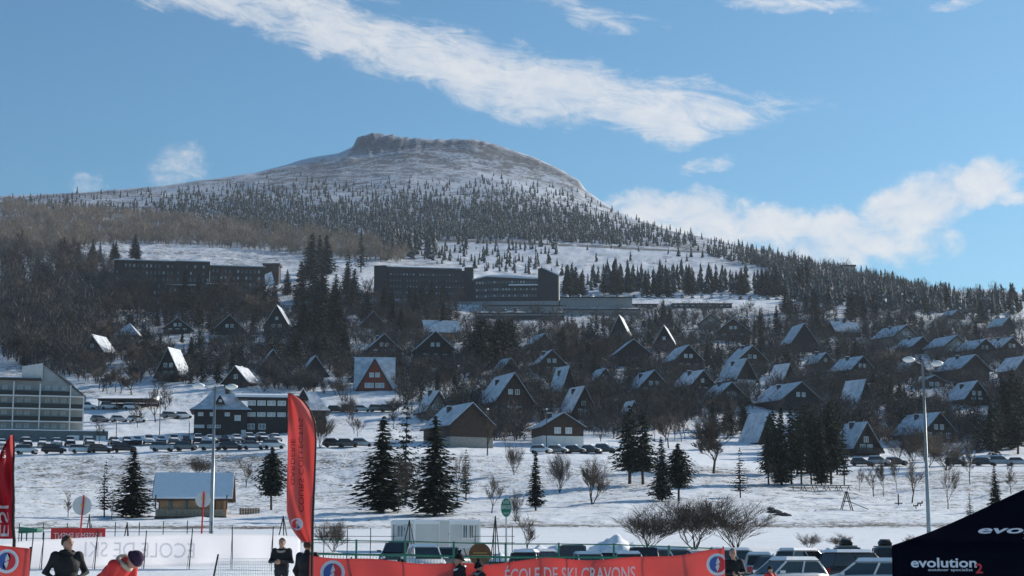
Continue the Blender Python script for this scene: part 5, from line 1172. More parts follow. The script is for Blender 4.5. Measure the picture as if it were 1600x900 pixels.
M_PW = mat('white_print', (.8, .8, .8), .6, .04, 2, trans=.3); M_PG = mat('ghost_print', (.84, .83, .86), .7, .03, 2, trans=.7); M_PD = mat('dark_red_print', (.26, .03, .03), .7, .05, 2); M_PBL = mat('blue_print', (.05, .10, .32), .6, .05, 2); M_PR = mat('red_print', (.6, .04, .05), .6, .05, 2)
def emblem(parent, c, r, fn, mirror=1):
    """round swirl emblem: pale ring, blue and red comma shapes"""
    def disc(rr, y, cx=0, cz=0, n=28): return [(cx + rr * math.cos(2 * PI * i / n), cz + rr * math.sin(2 * PI * i / n)) for i in range(n)], y
    def put(pl, off, m, nm):
        n = len(pl); v = [fn(c[0] + mirror * q[0], c[1] + q[1], off) for q in pl]; cx = sum(q[0] for q in pl) / n; cz = sum(q[1] for q in pl) / n
        v.append(fn(c[0] + mirror * cx, c[1] + cz, off)); return MB().add(v, [(i, (i + 1) % n, n) for i in range(n)]).build(nm, m, parent)
    put(disc(r, 0)[0], .006, mat('emblem_grey', (.62, .65, .70), .6, .05, 2), 'emblem_ring'); put(disc(r * .82, 0)[0], .010, M_PW, 'emblem_disc')
    for s, m in ((1, M_PBL), (-1, M_PR)):
        R_ = r * .74; pl = [(R_ * math.cos(a), R_ * math.sin(a)) for a in np.linspace(.5 * PI, 1.5 * PI, 16)] + [(-R_ * .42 * math.sin(t), -R_ + R_ * t / PI * 1.0) for t in np.linspace(0.15, PI, 8)] + [(-R_ * .22 * math.cos(t) , R_ * t * .5) for t in np.linspace(0, 1.9, 6)]
        put([(s * x, s * z) for x, z in pl], .014, m, 'emblem_swirl')

def cloth(name, X, nU, nV, m, parent, thick=.006):
    """a cloth sheet from X(u,v) -> point, u,v in 0..1, with a real thickness"""
    b = MB()
    for i in range(nU + 1):
        for j in range(nV + 1): b.v.append(tuple(X(i / nU, j / nV)))
    for i in range(nU):
        for j in range(nV): q = i * (nV + 1) + j; b.f.append((q, q + nV + 1, q + nV + 2, q + 1))
    o = b.build(name, m, parent, smooth=True); md = o.modifiers.new('thickness', 'SOLIDIFY'); md.thickness = thick; md.offset = 0; return o

# long red banner across the front
P0, kb = at(484, 868, 32); th = thing('red_banner', 'long red ski school banner hung across the front of the car park', 'banner', (0, 32, 0))
XB0, XB1 = at(484, 870, 32)[0].x, at(1132, 860, 32)[0].x
def topz(u): return float(np.interp(484 + u * 648, [484, 600, 700, 760, 800, 850, 900, 960, 1010, 1060, 1100, 1132], [at(0, y, 32)[0].z for y in (868, 876, 881, 882, 876, 873, 874, 873, 871, 866, 861, 858)]))
PEG = [0, .10, .23, .36, .49, .565, .625, .70, .81, .91, 1.0]
def rip(u, v):
    i = max(0, min(len(PEG) - 2, int(np.searchsorted(PEG, u)) - 1)); t = (u - PEG[i]) / (PEG[i + 1] - PEG[i])
    return .05 * math.sin(PI * t) * (1 - v * .2) * (1 if i % 2 else -1) + .06 * math.sin(u * 61 + v * 4) * (.4 + .6 * abs(2 * t - 1)) * v + .03 * math.sin((u * 38 - v * 3.2))
BH_ = 1.02
def XR(u, v): z1 = topz(u); return Vector((XB0 + (XB1 - XB0) * u, rip(u, v), z1 - v * BH_ - .02 * math.sin(u * 30)))
cloth('sheet', XR, 150, 16, M_RED, th)
for u in PEG[:-1] + [.998]:
    MB().tube([XR(u, 0) + Vector((0, .05, -1.45)), XR(u, 0) + Vector((0, .05, .03))], .014, 6).build('pole', M_BLACK, th)
Wd = XB1 - XB0
def onR(x, z, off=.012): u = (x - XB0) / Wd; v = (topz(u) - z) / BH_; q = XR(min(max(u, 0), 1), v); return (q.x, q.y - off, z)
tx0 = at(789, 890, 32)[0].x
def txt(u, v, w): x = tx0 + u; return onR(x, topz((x - XB0) / Wd) - .40 + v, .016)
lettering(th, 'ÉCOLE DE SKI CRAVONS', .36, txt, M_PW, squash=.80 * 2.52 / 3.36, bold=.012)
c0 = at(520, 893, 32)[0]; emblem(th, (c0.x, c0.z - .02), .225, lambda x, z, o: onR(x, z, .01 + o))
c0 = at(1121, 882, 32)[0]; emblem(th, (c0.x, c0.z), .20, lambda x, z, o: onR(min(x, XB1 - .01), z, .01 + o))

# red banner at the lower left corner
th = thing('red_banner', 'red banner with a round swirl emblem at the lower left corner', 'banner', (0, 22, 0))
xa, xb = at(-30, 850, 22)[0].x, at(47, 857, 22)[0].x; za, zb = at(0, 849, 22)[0].z, at(47, 857, 22)[0].z
def XL(u, v): return Vector((xa + (xb - xa) * u, .015 * math.sin(u * 9 + v * 3), za + (zb - za) * u - v * .9))
cloth('sheet', XL, 24, 12, M_RED, th)
for u in (0.02, .99): q = XL(u, 0); MB().tube([q + Vector((0, .04, .02)), (q.x - .06, .04, -.0)], .014, 6).build('pole', M_BLACK, th)
c0 = at(12, 877, 22)[0]; emblem(th, (c0.x, c0.z), .15, lambda x, z, o: (x, -.03 - o, z))

# feather flags
def feather(label, Y, left, right, lines, emb, m, mast_foot):
    th = thing('feather_flag', label, 'flag', (0, Y, 0), group='tall red feather flags'); ys = [q[1] for q in right]; y0, y1 = min(ys), max(ys)
    def xe(tab, y): return float(np.interp(y, [q[1] for q in tab], [q[0] for q in tab]))
    def X(u, v):
        y = y0 + (y1 - y0) * v; l, r = xe(left, y), xe(right, y); q = at(l + (r - l) * u, y, Y)[0]; return Vector((q.x, .05 * math.sin(u * 7 + v * 5) + .03 * math.sin(u * 15 - v * 11), q.z))
    cloth('sail', X, 18, 60, m, th)
    e = [X(1, v / 40) + Vector((.008, 0, 0)) for v in range(41)]; foot = Vector((e[-1].x - .005, 0.0, 0.02)); MB().tube(e + [foot], [.012 + .012 * i / 41 for i in range(42)], 7).build('mast', M_BLACK, th)
    MB().add([(-.4, -.4, 0), (.4, -.4, 0), (.4, .4, 0), (-.4, .4, 0), (-.3, -.3, .07), (.3, -.3, .07), (.3, .3, .07), (-.3, .3, .07)], [(3, 2, 1, 0), (4, 5, 6, 7)] + [(i, (i + 1) % 4, (i + 1) % 4 + 4, i + 4) for i in range(4)]).build('base', M_BLACK, th, (foot.x, 0, .01))
    def surf(x, z, off=.012):   # front surface at a given x,z
        k_ = at(0, 0, Y)[1]; yy = None
        for _ in range(1): pass
        v = min(max((X(0, 0).z - z) / (X(0, 0).z - X(0, 1).z), 0), 1); a, b = X(0, v), X(1, v); u = min(max((x - a.x) / (b.x - a.x), 0), 1); q = X(u, v); return (x, q.y - off, z)
    for (s, px, py0, py1, sz) in lines:
        q0 = at(px, py1, Y)[0]; q1 = at(px, py0, Y)[0]; ln = q1.z - q0.z
        lettering(th, s, sz, lambda u, v, w: surf(q0.x + v + (q1.x - q0.x) * u / w, q0.z + u / w * ln, .014), M_PD if m is M_RED else M_PW)
    for (px, py, r) in emb: q = at(px, py, Y)[0]; emblem(th, (q.x, q.z), r, lambda x, z, o: surf(x, z, .01 + o), -1)
    return th
feather('tall red feather flag with faint vertical lettering and swirl emblem, left of centre', 30, [(450, 614), (450, 640), (449, 700), (448, 760), (449, 800), (454, 822), (463, 836), (472, 847)], [(450.5, 614), (462, 618), (474, 627), (484, 641), (491, 660), (493, 685), (492, 720), (490, 770), (488, 847)],
        [('GARDERIE', 454.5, 686, 758, .115), ('COURS COLLECTIFS', 467, 654, 800, .115)], [(464, 819, .105)], M_RED, (487, 880))
M_RED2 = mat('deep_red_cloth', (.45, .02, .035), .6, .08, 2, trans=.35)
feather('dark red feather flag cut off by the left edge', 24, [(17.5, 680), (4, 700), (-12, 735), (-20, 780), (-22, 842)], [(18.5, 680), (19, 700), (20, 740), (21, 790), (23, 842)], [('ESI', -1, 790, 838, .20), ('SKI', 3.5, 700, 716, .09)], [], M_RED2, (22, 870))

# white banner on a net fence, seen from behind
Yw = 72; th = thing('white_banner', 'long white banner with faint mirrored lettering on thin black poles', 'banner', (0, Yw, 0))
xa, xb = at(-20, 845, Yw)[0].x, at(470, 845, Yw)[0].x
tz = lambda x: float(np.interp(x, [at(q, 840, Yw)[0].x for q in (-20, 40, 130, 300, 360, 430, 470)], [at(0, q, Yw)[0].z for q in (851, 845, 840, 834, 834, 836, 838)])); bz_ = lambda x: float(np.interp(x, [xa, xb], [at(0, 892, Yw)[0].z, at(0, 879, Yw)[0].z]))
def XW(u, v): x = xa + (xb - xa) * u; return Vector((x, .05 * math.sin(u * 40) * v + .06 * math.sin(u * 17 + v * 3), tz(x) + (bz_(x) - tz(x)) * v))
cloth('sheet', XW, 110, 8, mat('white_banner_cloth', (.90, .89, .91), .7, .03, 1, trans=.72), th)
def onW(x, z, off): u = min(max((x - xa) / (xb - xa), 0), 1); q = XW(u, .5); return (x, q.y - off - .05, z)
for (s, pr, py, w_) in (('ÉCOLE DE SKI', 304, 872, 172),):
    q = at(pr, py, Yw)[0]; kk = at(pr, py, Yw)[1]; lettering(th, s, .88, lambda u, v, w: onW(q.x - u / w * w_ * kk, q.z + v + .06 * u / w, .02), M_PG)
for (pt, pb, yt, yb) in ((52, 44, 838, 900), (69, 63, 832, 898), (153, 146, 828, 896), (229, 223, 829, 898), (301, 294, 826, 894), (363, 363, 822, 890), (427, 424, 822, 888)):
    MB().tube([at(pt, yt, Yw - .25)[0] - Vector((0, Yw, 0)), at(pb, yb, Yw - .25)[0] - Vector((0, Yw, .4))], .022, 6).build('pole', M_BLACK, th)
    MB().tube([at(pt, yt + 4, Yw - .22)[0] - Vector((0, Yw, 0)), at(pb - 3, yb - 6, Yw - .5)[0] - Vector((0, Yw, .2))], .010, 5).build('guy_line', M_BLACK, th)
# safety net on the snow in front of it
th = thing('safety_net', 'low white safety net on a dark pole in front of the white banner', 'net', (0, 46, 0)); b = MB(); xa2, xb2 = at(338, 880, 46)[0].x, at(432, 880, 46)[0].x
zt2, zb2 = at(0, 873, 46)[0].z, at(0, 906, 46)[0].z
for i in range(27): x = xa2 + (xb2 - xa2) * i / 26; b.box(x - .006, x + .006, -.004, .004, zb2, zt2 - .02 * math.sin(i * 1.1))
for j in range(8): z = zb2 + (zt2 - zb2) * j / 7; b.box(xa2, xb2, -.0035, .0035, z - .006, z + .006)
o = b.build('mesh', M_WPAINT, th); o['kind'] = 'stuff'; MB().tube([at(341, 866, 46)[0] - Vector((0, 46, 0)), at(331, 915, 46)[0] - Vector((0, 46, 0))], .025, 6).build('pole', M_BLACK, th)
# small red banner behind the white one
th = thing('red_banner', 'small red banner with mirrored white lettering behind the white banner', 'banner', (0, 84, 0)); q0, q1 = at(80, 825, 84)[0], at(165, 824, 84)[0]; q2 = at(80, 846, 84)[0]
MB().box(q0.x, q1.x, -.03, .03, q2.z - .3, q0.z).build('panel', M_REDP, th); kk = (q1.x - q0.x)
lettering(th, 'RASSEMBLEMENT', .42, lambda u, v, w: (q1.x - .15 - u / w * (kk - .3), -.036, q0.z - .52 + v), M_PW)
for x in (q0.x + .2, q1.x - .2): MB().tube([(x, 0, q2.z - .31), (x, 0, q2.z - 1.6)], .03, 6).build('leg', M_BLACK, th)

# round piste marker discs on red poles
for (x, y, r, xb_, tl, lb) in ((128, 790, 15, 124, 4, 'round grey marker disc on a leaning red pole, left of the cabin'), (317, 781, 12, 315, 2, 'round grey marker disc on a red pole beside the left lamp post')):
    p, k = on_ground(x, 79); q = at(x, y, 79)[0]; th = thing('marker_disc', lb, 'sign', (q.x, 79, p.z), group='round piste marker discs'); h = q.z - p.z
    MB().tube([(0, .02, h), (0, .06, h)], r * k, 28).build('disc', mat('pale_disc', (.55, .56, .55), .5, .05, 2), th)
    MB().tube([((xb_ - x) * k, -.02, -.2), (tl * k * .7, -.02, h + r * k * 1.1)], .042, 8).build('pole', M_REDP, th)
    MB().tube([(0, -.05, h), (0, .019, h)], .06, 8).build('clamp', mat('yellow_clamp', (.6, .42, .05), .5, .05, 2), th)
# green oval sign
Y = 60; q, k = at(791, 793, Y); p, _ = on_ground(791, Y); th = thing('oval_sign', 'green oval sign with pale lettering on a thin grey post', 'sign', (q.x, Y, p.z)); h = q.z - p.z
ov = lambda s, y0, y1: MB().prism([(s * 8.6 * k * math.cos(t), h + s * 15.3 * k * math.sin(t)) for t in np.linspace(0, 2 * PI, 33)[:-1]], y0, y1, 'y')
ov(1.0, -.02, .02).build('rim', mat('pale_green_rim', (.4, .62, .55), .5, .05, 2), th); ov(.92, -.03, -.021).build('face', M_GREEN, th)
for (s, dz, sz, w_) in (('LES', 9.2, .085, .19), ('PISTES', 6.2, .085, .19), ('BERGER', -1.6, .17, .31), ('VERTE', -10.4, .10, .21)):
    lettering(th, s, sz, lambda u, v, w: (-w_ / 2 + u / w * w_, -.036, h + dz * k + v - .01), M_PW)
MB().tube([(0, .05, -.3), (0, .05, h + .1)], .032, 8).build('post', M_GALV, th)
# round brown wooden sign
q, k = at(750, 866, 58); p, _ = on_ground(750, 58); th = thing('wooden_sign', 'round brown wooden board behind the people in pompom hats', 'sign', (q.x, 58, p.z)); h = q.z - p.z
MB().tube([(0, 0, h), (0, .08, h)], 17.5 * k, 28).build('board', mat('brown_board', (.13, .06, .03), .7, .3, 3), th)
for dz, w_ in ((2, 11), (-2, 14), (-5, 13)): MB().box(-w_ * k, w_ * k, -.02, -.001, h + dz * k - .012, h + dz * k + .012).build('stripe', mat('ochre_stripe', (.45, .3, .1), .7, .1, 2), th)
MB().tube([(0, .12, -.2), (0, .12, h)], .05, 8).build('post', M_WOODM, th)

# green railing in front of the car park
Yr = 56; th = thing('green_railing', 'long green steel railing with mesh in front of the parked cars', 'railing', (0, Yr, 0)); up = [(484, 843), (557, 845), (633, 846), (709, 848), (790, 850), (873, 850), (959, 851), (1045, 854), (1112, 857)]
P = lambda x, y: at(x, y, Yr)[0] - Vector((0, Yr, 0))
MB().tube([P(x, y) for x, y in up], .02, 6).build('top_rail', M_GREEN, th); MB().tube([P(x, y + 22 - (x - 480) * .004) for x, y in up], .036, 6).build('lower_rail', M_GREEN, th)
for x, y in up: q = P(x, y - 2); MB().box(q.x - .032, q.x + .032, -.032, .032, -1.0, q.z).build('post', M_GREEN, th)
b = MB()
for i in range(len(up) - 1):
    for t in range(16):
        x = up[i][0] + (up[i + 1][0] - up[i][0]) * (t + .5) / 16; q = P(x, up[i][1] + 24); b.box(q.x - .006, q.x + .006, .0, .01, -.5, q.z)
o = b.build('mesh_bars', M_GREEN, th); o['kind'] = 'stuff'

# black steel tripod frames and fence lines behind
for (x, y0, y1, Y, w, lb) in ((640, 812, 866, 104, 16, 'black tripod frame left of the portable cabin'), (443, 806, 846, 100, 14, 'black tripod frame behind the red feather flag'), (774, 806, 862, 104, 9, 'narrow black tripod frame left of the green oval sign'), (199, 816, 838, 100, 8, 'small black tripod frame right of the small red banner'), (140, 804, 824, 112, 7, 'small black tripod frame above the small red banner')):
    a = at(x, y0, Y)[0]; k = at(x, y0, Y)[1]; p, _ = on_ground(x, Y); h = a.z - p.z; th = thing('tripod_frame', lb, 'frame', (a.x, Y, p.z), group='black steel tripod frames')
    for (dx, dy) in ((-w * k, -.3), (w * k, -.3), (0, .5)): MB().tube([(dx, dy, -.2), (0, 0, h)], .035, 6).build('leg', M_BLACK, th)
    MB().tube([(-w * k * .7, -.22, h * .3), (w * k * .7, -.22, h * .3)], .022, 6).build('cross_bar', M_BLACK, th)
for (x0, x1, y, Y, n, lb) in ((30, 330, 831, 92, 9, 'thin dark wire fence behind the white banner'), (470, 615, 838, 96, 5, 'thin dark fence behind the feather flag'), (742, 800, 838, 100, 3, 'thin dark fence right of the portable cabin')):
    th = thing('wire_fence', lb, 'fence', (0, Y, 0), group='thin wire fences')
    for i in range(n):
        x = x0 + (x1 - x0) * i / (n - 1); q = at(x, y - 15 + random.uniform(-4, 4), Y)[0]; g = float(H(q.x, Y)); MB().tube([(q.x, 0, g - .2), (q.x + .02, 0, q.z)], .025, 6).build('post', M_BLACK, th)
    for dy in (0, 10): MB().tube([at(x0 - 4, y + dy, Y)[0] - Vector((0, Y, 0)), at(x1 + 4, y + dy, Y)[0] - Vector((0, Y, 0))], .016, 5).build('wire', M_BLACK, th)
# small plank fence right of the cabin
th0, k = on_ground(390, 205); th = thing('plank_fence', 'low grey plank fence right of the wooden cabin', 'fence', th0)
for i in range(8): MB().box(-16 * k + i * 4 * k, -16 * k + i * 4 * k + 3.4 * k, 0, .05, -.3, 10 * k).build('plank', mat('grey_deck', (.2, .165, .13)), th)
MB().box(-16.5 * k, 16.5 * k, .055, .12, 6 * k, 7.2 * k).build('rail', M_WOODM, th)
# green slide at the left edge
q, k = on_ground(45, 120); th = thing('green_platform', 'dark green tilted platform on thin posts beside the left feather flag', 'platform', q); MB().prism([(-14 * k, 30 * k), (16 * k, 27 * k), (14 * k, 22 * k), (-14 * k, 20 * k)], -.5, .8, 'y').build('panel', M_GREEN, th)
for x in (-12, -4, 6): MB().tube([(x * k, 0, -.2), (x * k, 0, 22 * k)], .05, 6).build('post', M_BLACK, th)

# portable site cabin
p, k = on_ground(681, 117); q = at(681, 865, 117)[0]; th = thing('portable_cabin', 'white portable site cabin with a door and barred windows behind the railing', 'cabin', (p.x, 117, p.z), R(34)); M_CAB = mat('cream_panel', (.55, .55, .52), .5, .06, 1); M_CABW = mat('white_trim', (.78, .78, .75), .45, .04, 1)
w, d, h = 5.2, 2.9, at(0, 815, 117)[0].z - p.z
MB().box(-w / 2, w / 2, -d / 2, d / 2, .1, h - .2).build('wall', M_CAB, th); MB().box(-w / 2 - .05, w / 2 + .05, -d / 2 - .05, d / 2 + .05, h - .199, h).build('roof', M_CABW, th); MB().box(-w / 2, w / 2, -d / 2, d / 2, h + .001, h + .10).build('roof_snow', M_SNOW, th)
for x in (-w / 2, w / 2 - .12):
    for y in (-d / 2 - .02, d / 2 - .10): MB().box(x - .01, x + .13, y, y + .12, .05, h - .2).build('corner_post', M_CABW, th)
dr = MB().box(-.7, .2, -d / 2 - .04, -d / 2 - .005, .15, 2.0).build('door', M_CABW, th); MB().box(-.62, .12, -d / 2 - .06, -d / 2 - .041, .22, 1.92).build('door_panel', M_CAB, dr); MB().box(.02, .08, -d / 2 - .10, -d / 2 - .061, 1.0, 1.1).build('handle', M_GALV, dr)
for (x, f_) in ((1.6, 'front'), (0.2, 'left')):
    if f_ == 'front':
        wn = win(th, x, 1.25, 1.0, 1.0, -d / 2, pane=M_PANE)
        for i in range(6): MB().tube([(x - .42 + i * .17, -d / 2 - .09, .78), (x - .42 + i * .17, -d / 2 - .09, 1.72)], .012, 5).build('bar', M_WPAINT, th)
    else: win(th, x, 1.25, .9, .9, -w / 2, 'left', pane=M_PANE)
MB().box(-w / 2 - .02, -w / 2 - .001, -.3, .5, h - .62, h - .42).build('name_plate', M_BLACK, th)

# street lamps
def lamp(px, Y, top, arms, label, group='double-headed street lamps'):
    p, k = on_ground(px, Y); t = at(top[0], top[1], Y)[0]; h = t.z - p.z; th = thing('street_lamp', label, 'lamp post', (p.x + (t.x - p.x) * .3, Y, p.z), group=group)
    MB().tube([(0, 0, -.3), (0, 0, 1.2), (0, 0, h)], [.16, .14, .075], 10).build('pole', M_GALV, th, smooth=True); MB().tube([(0, 0, h - .02), (0, 0, h + .22)], .028, 6).build('finial', M_GALV, th)
    MB().box(-.12, .12, -.14, -.105, .6, 1.1).build('hatch', M_GALV, th)
    for (dx, dz) in arms:
        e = Vector((dx * k, -.1, dz * k)); MB().tube([(0, 0, h - .25), (e.x * .45, -.05, h - .25 + e.z * .55), (e.x * .75, -.08, h - .2 + e.z * .9)], [.045, .04, .04], 7).build('arm', M_GALV, th, smooth=True)
        b = MB(); s = 1 if dx > 0 else -1
        for i in range(9):
            t_ = i / 8; r_ = .06 + .24 * math.sin(PI * min(1, t_ * .95 + .03)) ** .8
            for j in range(10): a = 2 * PI * j / 10; b.v.append((e.x * .72 + s * t_ * .74, -.09 + r_ * math.cos(a) * .95, h - .18 + e.z * .92 + r_ * .62 * math.sin(a) + .02 * t_))
        for i in range(8):
            for j in range(10): b.f.append((i * 10 + j, i * 10 + (j + 1) % 10, i * 10 + 10 + (j + 1) % 10, i * 10 + 10 + j))
        b.f += [tuple(range(9, -1, -1)), tuple(range(80, 90))]; hd = b.build('lamp_head', M_WPAINT, th, smooth=True)
        MB().ball((e.x * .72 + s * .38, -.14, h - .27 + e.z * .92), (.2, .13, .05), 10, 6).build('lens', mat('lamp_lens', (.35, .35, .33), .2, .05, 2), hd, smooth=True)
    return th
lamp(1453, 104, (1443.5, 563), ((-18, 6), (17, -1)), 'tall double-headed street lamp at right in front of the chalets')
lamp(329, 106, (336, 604), ((-22, 6), (24, 4)), 'tall double-headed street lamp at left in front of the lodge')
for (x, yb, yt, lb) in ((181, 697, 660, 'thin post lamp above the parked cars, left of the lodge'), (249, 684, 620, 'thin post lamp with small globe by the lodge'), (295, 700, 660, 'dark post beside the lodge among parked cars'), (716, 622, 572, 'dark wooden utility pole on the snowy lane'), (547, 640, 600, 'thin lamp post below the red-gabled chalet'), (854, 700, 640, 'thin lamp post at the white-based chalet'), (762, 712, 640, 'pole before the barn-like chalet')):
    p, k = ground(x, yb); h = (yb - yt) * k; th = thing('post_lamp', lb, 'post', p, group='thin posts in the village'); MB().tube([(0, 0, -.3), (0, 0, h)], [.1, .07], 6).build('post', M_BLACK, th); MB().ball((0, -.05, h + .1), (.2, .2, .16), 8, 6).build('globe', M_WPAINT, th)

# ------------------------------------------------------------------ tent
Yt = 18.0; A = at(1395, 852, Yt)[0]; k = at(1395, 852, Yt)[1]; wt = 3.0; th = thing('event_tent', 'black pop-up event tent with white and red lettering at the lower right', 'tent', (A.x, Yt, 0), R(-15)); M_TENT = mat('black_tent_fabric', (.0055, .0065, .013), 1.0, .12, 3, spec=.0); M_TXT = mat('tent_print', (.72, .73, .78), .6, .04, 2)
ez = A.z; pk = Vector((wt / 2, wt / 2, ez + .67)); cs = [Vector((0, 0, ez)), Vector((wt, 0, ez)), Vector((wt, wt, ez)), Vector((0, wt, ez))]
for i in range(4):
    a, b_ = cs[i], cs[(i + 1) % 4]; nU, nV = 10, 8
    def XT(u, v, a=a, b_=b_): q = a.lerp(b_, u).lerp(pk, v); return q - Vector((0, 0, .05 * math.sin(PI * v) * 1.0 * (1 - v) + .03 * math.sin(PI * u) * (1 - v)))
    cloth('canopy_panel', XT, nU, nV, M_TENT, th, .004)
    nrm = (b_ - a).cross(Vector((0, 0, 1))).normalized()
    cloth('wall_panel', lambda u, v, a=a, b_=b_, nrm=nrm: a.lerp(b_, u) + nrm * (.012 * math.sin(u * 14) * v + .01) - Vector((0, 0, .002 + v * (ez - .12))), 16, 8, M_TENT, th, .004)
for q in cs: MB().tube([(q.x + (.03 if q.x < 1 else -.03), q.y + (.03 if q.y < 1 else -.03), 0), (q.x + (.03 if q.x < 1 else -.03), q.y + (.03 if q.y < 1 else -.03), ez - .01)], .018, 6).build('leg', M_GALV, th)
def TW(px, py): q = at(px, py, Yt)[0]; return q.x - A.x, q.z
x0, z0 = TW(1423, 886); x1, _ = TW(1522, 886)
lettering(th, 'evolution', .135, lambda u, v, w: (x0 + u / w * (x1 - x0), -.035, z0 + v), M_TXT, bold=.022)
x2, z2 = TW(1520, 895); lettering(th, '2', .135, lambda u, v, w: (x2 + u * 1.15, -.04, z2 + v), M_PR, bold=.022)
x3, z3 = TW(1449, 892); x4, _ = TW(1516, 892); lettering(th, 'outdoor specialist', .04, lambda u, v, w: (x3 + u / w * (x4 - x3), -.035, z3 + v), M_TXT)
sv = (pk - Vector((wt / 2, 0, ez)))
def roofp(px, py):     # point of the front canopy plane seen at a pixel
    for t in np.linspace(0, 1, 60):
        q = at(px, py, Yt + sv.y * t)[0]
        if q.z <= ez + sv.z * t: return q.x - A.x, t
    return q.x - A.x, t
rx, rt = roofp(1515, 838); rx1, _ = roofp(1690, 838)
def onroof(x, t): q = Vector((x, sv.y * t, ez + sv.z * t)); u = .5; return (q.x, q.y - .03, q.z + .02)
lettering(th, 'evolution', .30, lambda u, v, w: onroof(rx + u / w * (rx1 - rx), rt + v * .55), M_TXT, bold=.022, shear=.25)
rx2, rt2 = roofp(1587, 846); lettering(th, 'outdoor specialist', .075, lambda u, v, w: onroof(rx2 + u * 1.6, rt2 + v * .5), M_TXT)

# ------------------------------------------------------------------ playground and picnic tables
for i, x in enumerate((1246, 1264, 1282, 1301, 1320)):
    p, k = ground(x, 767); th = thing('picnic_table', 'dark picnic table, %s from the left under the conifer row' % ORD[i], 'table', p, R(random.uniform(-12, 12)), 'picnic tables under the conifer row')
    MB().box(-.95, .95, -.38, .38, .70, .76).build('top', M_WOODD, th)
    for s in (-1, 1): MB().box(-.95, .95, s * .72 - .13, s * .72 + .13, .42, .47).build('bench', M_WOODD, th)
    for s in (-1, 1): MB().prism([(-.72, 0), (-.62, 0), (.30, .69), (.20, .69)], s * .6 - .04, s * .6 + .04, 'x').build('leg', M_WOODB, th); MB().prism([(.72, 0), (.62, 0), (-.30, .69), (-.20, .69)], s * .6 - .09, s * .6 - .045, 'x').build('leg', M_WOODB, th)
    MB().box(-.95, .95, -.37, .37, .765, .83).build('snow', M_SNOW, th)
p, k = ground(1328, 797); th = thing('climbing_frame', 'small climbing frame with slide on the open snow', 'playground frame', p)
for s in (-.5, .5):
    for a in (-1.1, .3): MB().tube([(a, s, -.2), (-.35, s, 2.2)], .06, 6).build('leg', M_WOODB, th)
MB().box(-.75, 0, -.5, .5, 1.0, 1.1).build('platform', M_WOODB, th); MB().prism([(.0, 1.05), (2.2, .12), (2.2, .02), (.0, .95)], -.3, .3, 'y').build('slide', M_GALV, th); MB().tube([(-.35, -.55, 2.18), (-.35, .55, 2.18)], .06, 6).build('ridge_bar', M_WOODB, th)
for (x, y, lb) in ((1431, 795, 'left of two small spring riders on the snow'), (1438, 791, 'right of two small spring riders on the snow')):
    p, k = ground(x, y); th = thing('spring_rider', lb, 'play rider', p, group='spring riders', sc=.65); MB().tube([(0, 0, -.1), (.05, 0, .25), (0, 0, .45)], .09, 8).build('spring', M_BLACK, th); MB().prism([(-.45, .45), (.4, .45), (.55, 1.0), (.35, 1.05), (.2, .7), (-.3, .7), (-.5, .85)], -.12, .12, 'y').build('body', M_WOODM, th)
p, k = ground(1404, 789); th = thing('play_post', 'short wooden play post between the bare trees', 'post', p); MB().tube([(0, 0, -.2), (0, 0, 1.4)], .09, 7).build('post', M_WOODB, th); MB().box(-.5, .5, -.08, .08, .15, .28).build('board', M_WOODB, th)
for (x, y, w, lb) in ((1210, 801, 26, 'dark boulder at the stream bank, upper one'), (1222, 806, 30, 'dark boulder at the stream bank, lower one'), (1205, 797, 14, 'small dark boulder left of the stream')):
    p, k = ground(x, y); b = MB().ball((0, 0, 0), (w * k * .5, .7, .35), 14, 9); rr = random.Random(x)
    b.v = [(v[0] * rr.uniform(.85, 1.12), v[1] * rr.uniform(.85, 1.12), v[2] * rr.uniform(.8, 1.15)) for v in b.v]; tag(b.build('boulder', mat('dark_rock', (.05, .05, .05), .9, .4, 2), None, p), lb, 'boulder', 'boulders at the stream')

# ------------------------------------------------------------------ people
SKIN = mat('skin', (.42, .24, .17), .55, .08, 8); M_HAIR = mat('brown_hair', (.05, .03, .02), .7, .2, 20); M_HAIRG = mat('grey_hair', (.22, .18, .15), .7, .2, 20); M_JBLK = mat('black_jacket', (.014, .014, .017), .75, .25, 9, .3); M_JRED = mat('red_jacket', (.6, .035, .03), .6, .12, 6, .2); M_TRS = mat('dark_trousers', (.02, .022, .03), .8, .2, 8); M_PURP = mat('purple_knit', (.045, .022, .05), .9, .2, 40, .5); M_KNIT = mat('black_knit', (.012, .012, .014), .9, .2, 40, .5); M_SCARF = mat('beige_scarf', (.45, .38, .30), .85, .15, 12, .3); M_GREY = mat('grey_cloth', (.22, .22, .23), .8, .2, 8)
def capsule(b, pts, rad, n=12):
    b.tube(pts, rad, n)
    for p, r in ((pts[0], rad[0]), (pts[-1], rad[-1])): b.ball(p, r * .995, n, 8)
def remesh(o, vs, it=4):
    m = o.modifiers.new('skin', 'REMESH'); m.mode = 'VOXEL'; m.voxel_size = vs; m.use_smooth_shade = True
    s = o.modifiers.new('relax', 'SMOOTH'); s.factor = .5; s.iterations = it
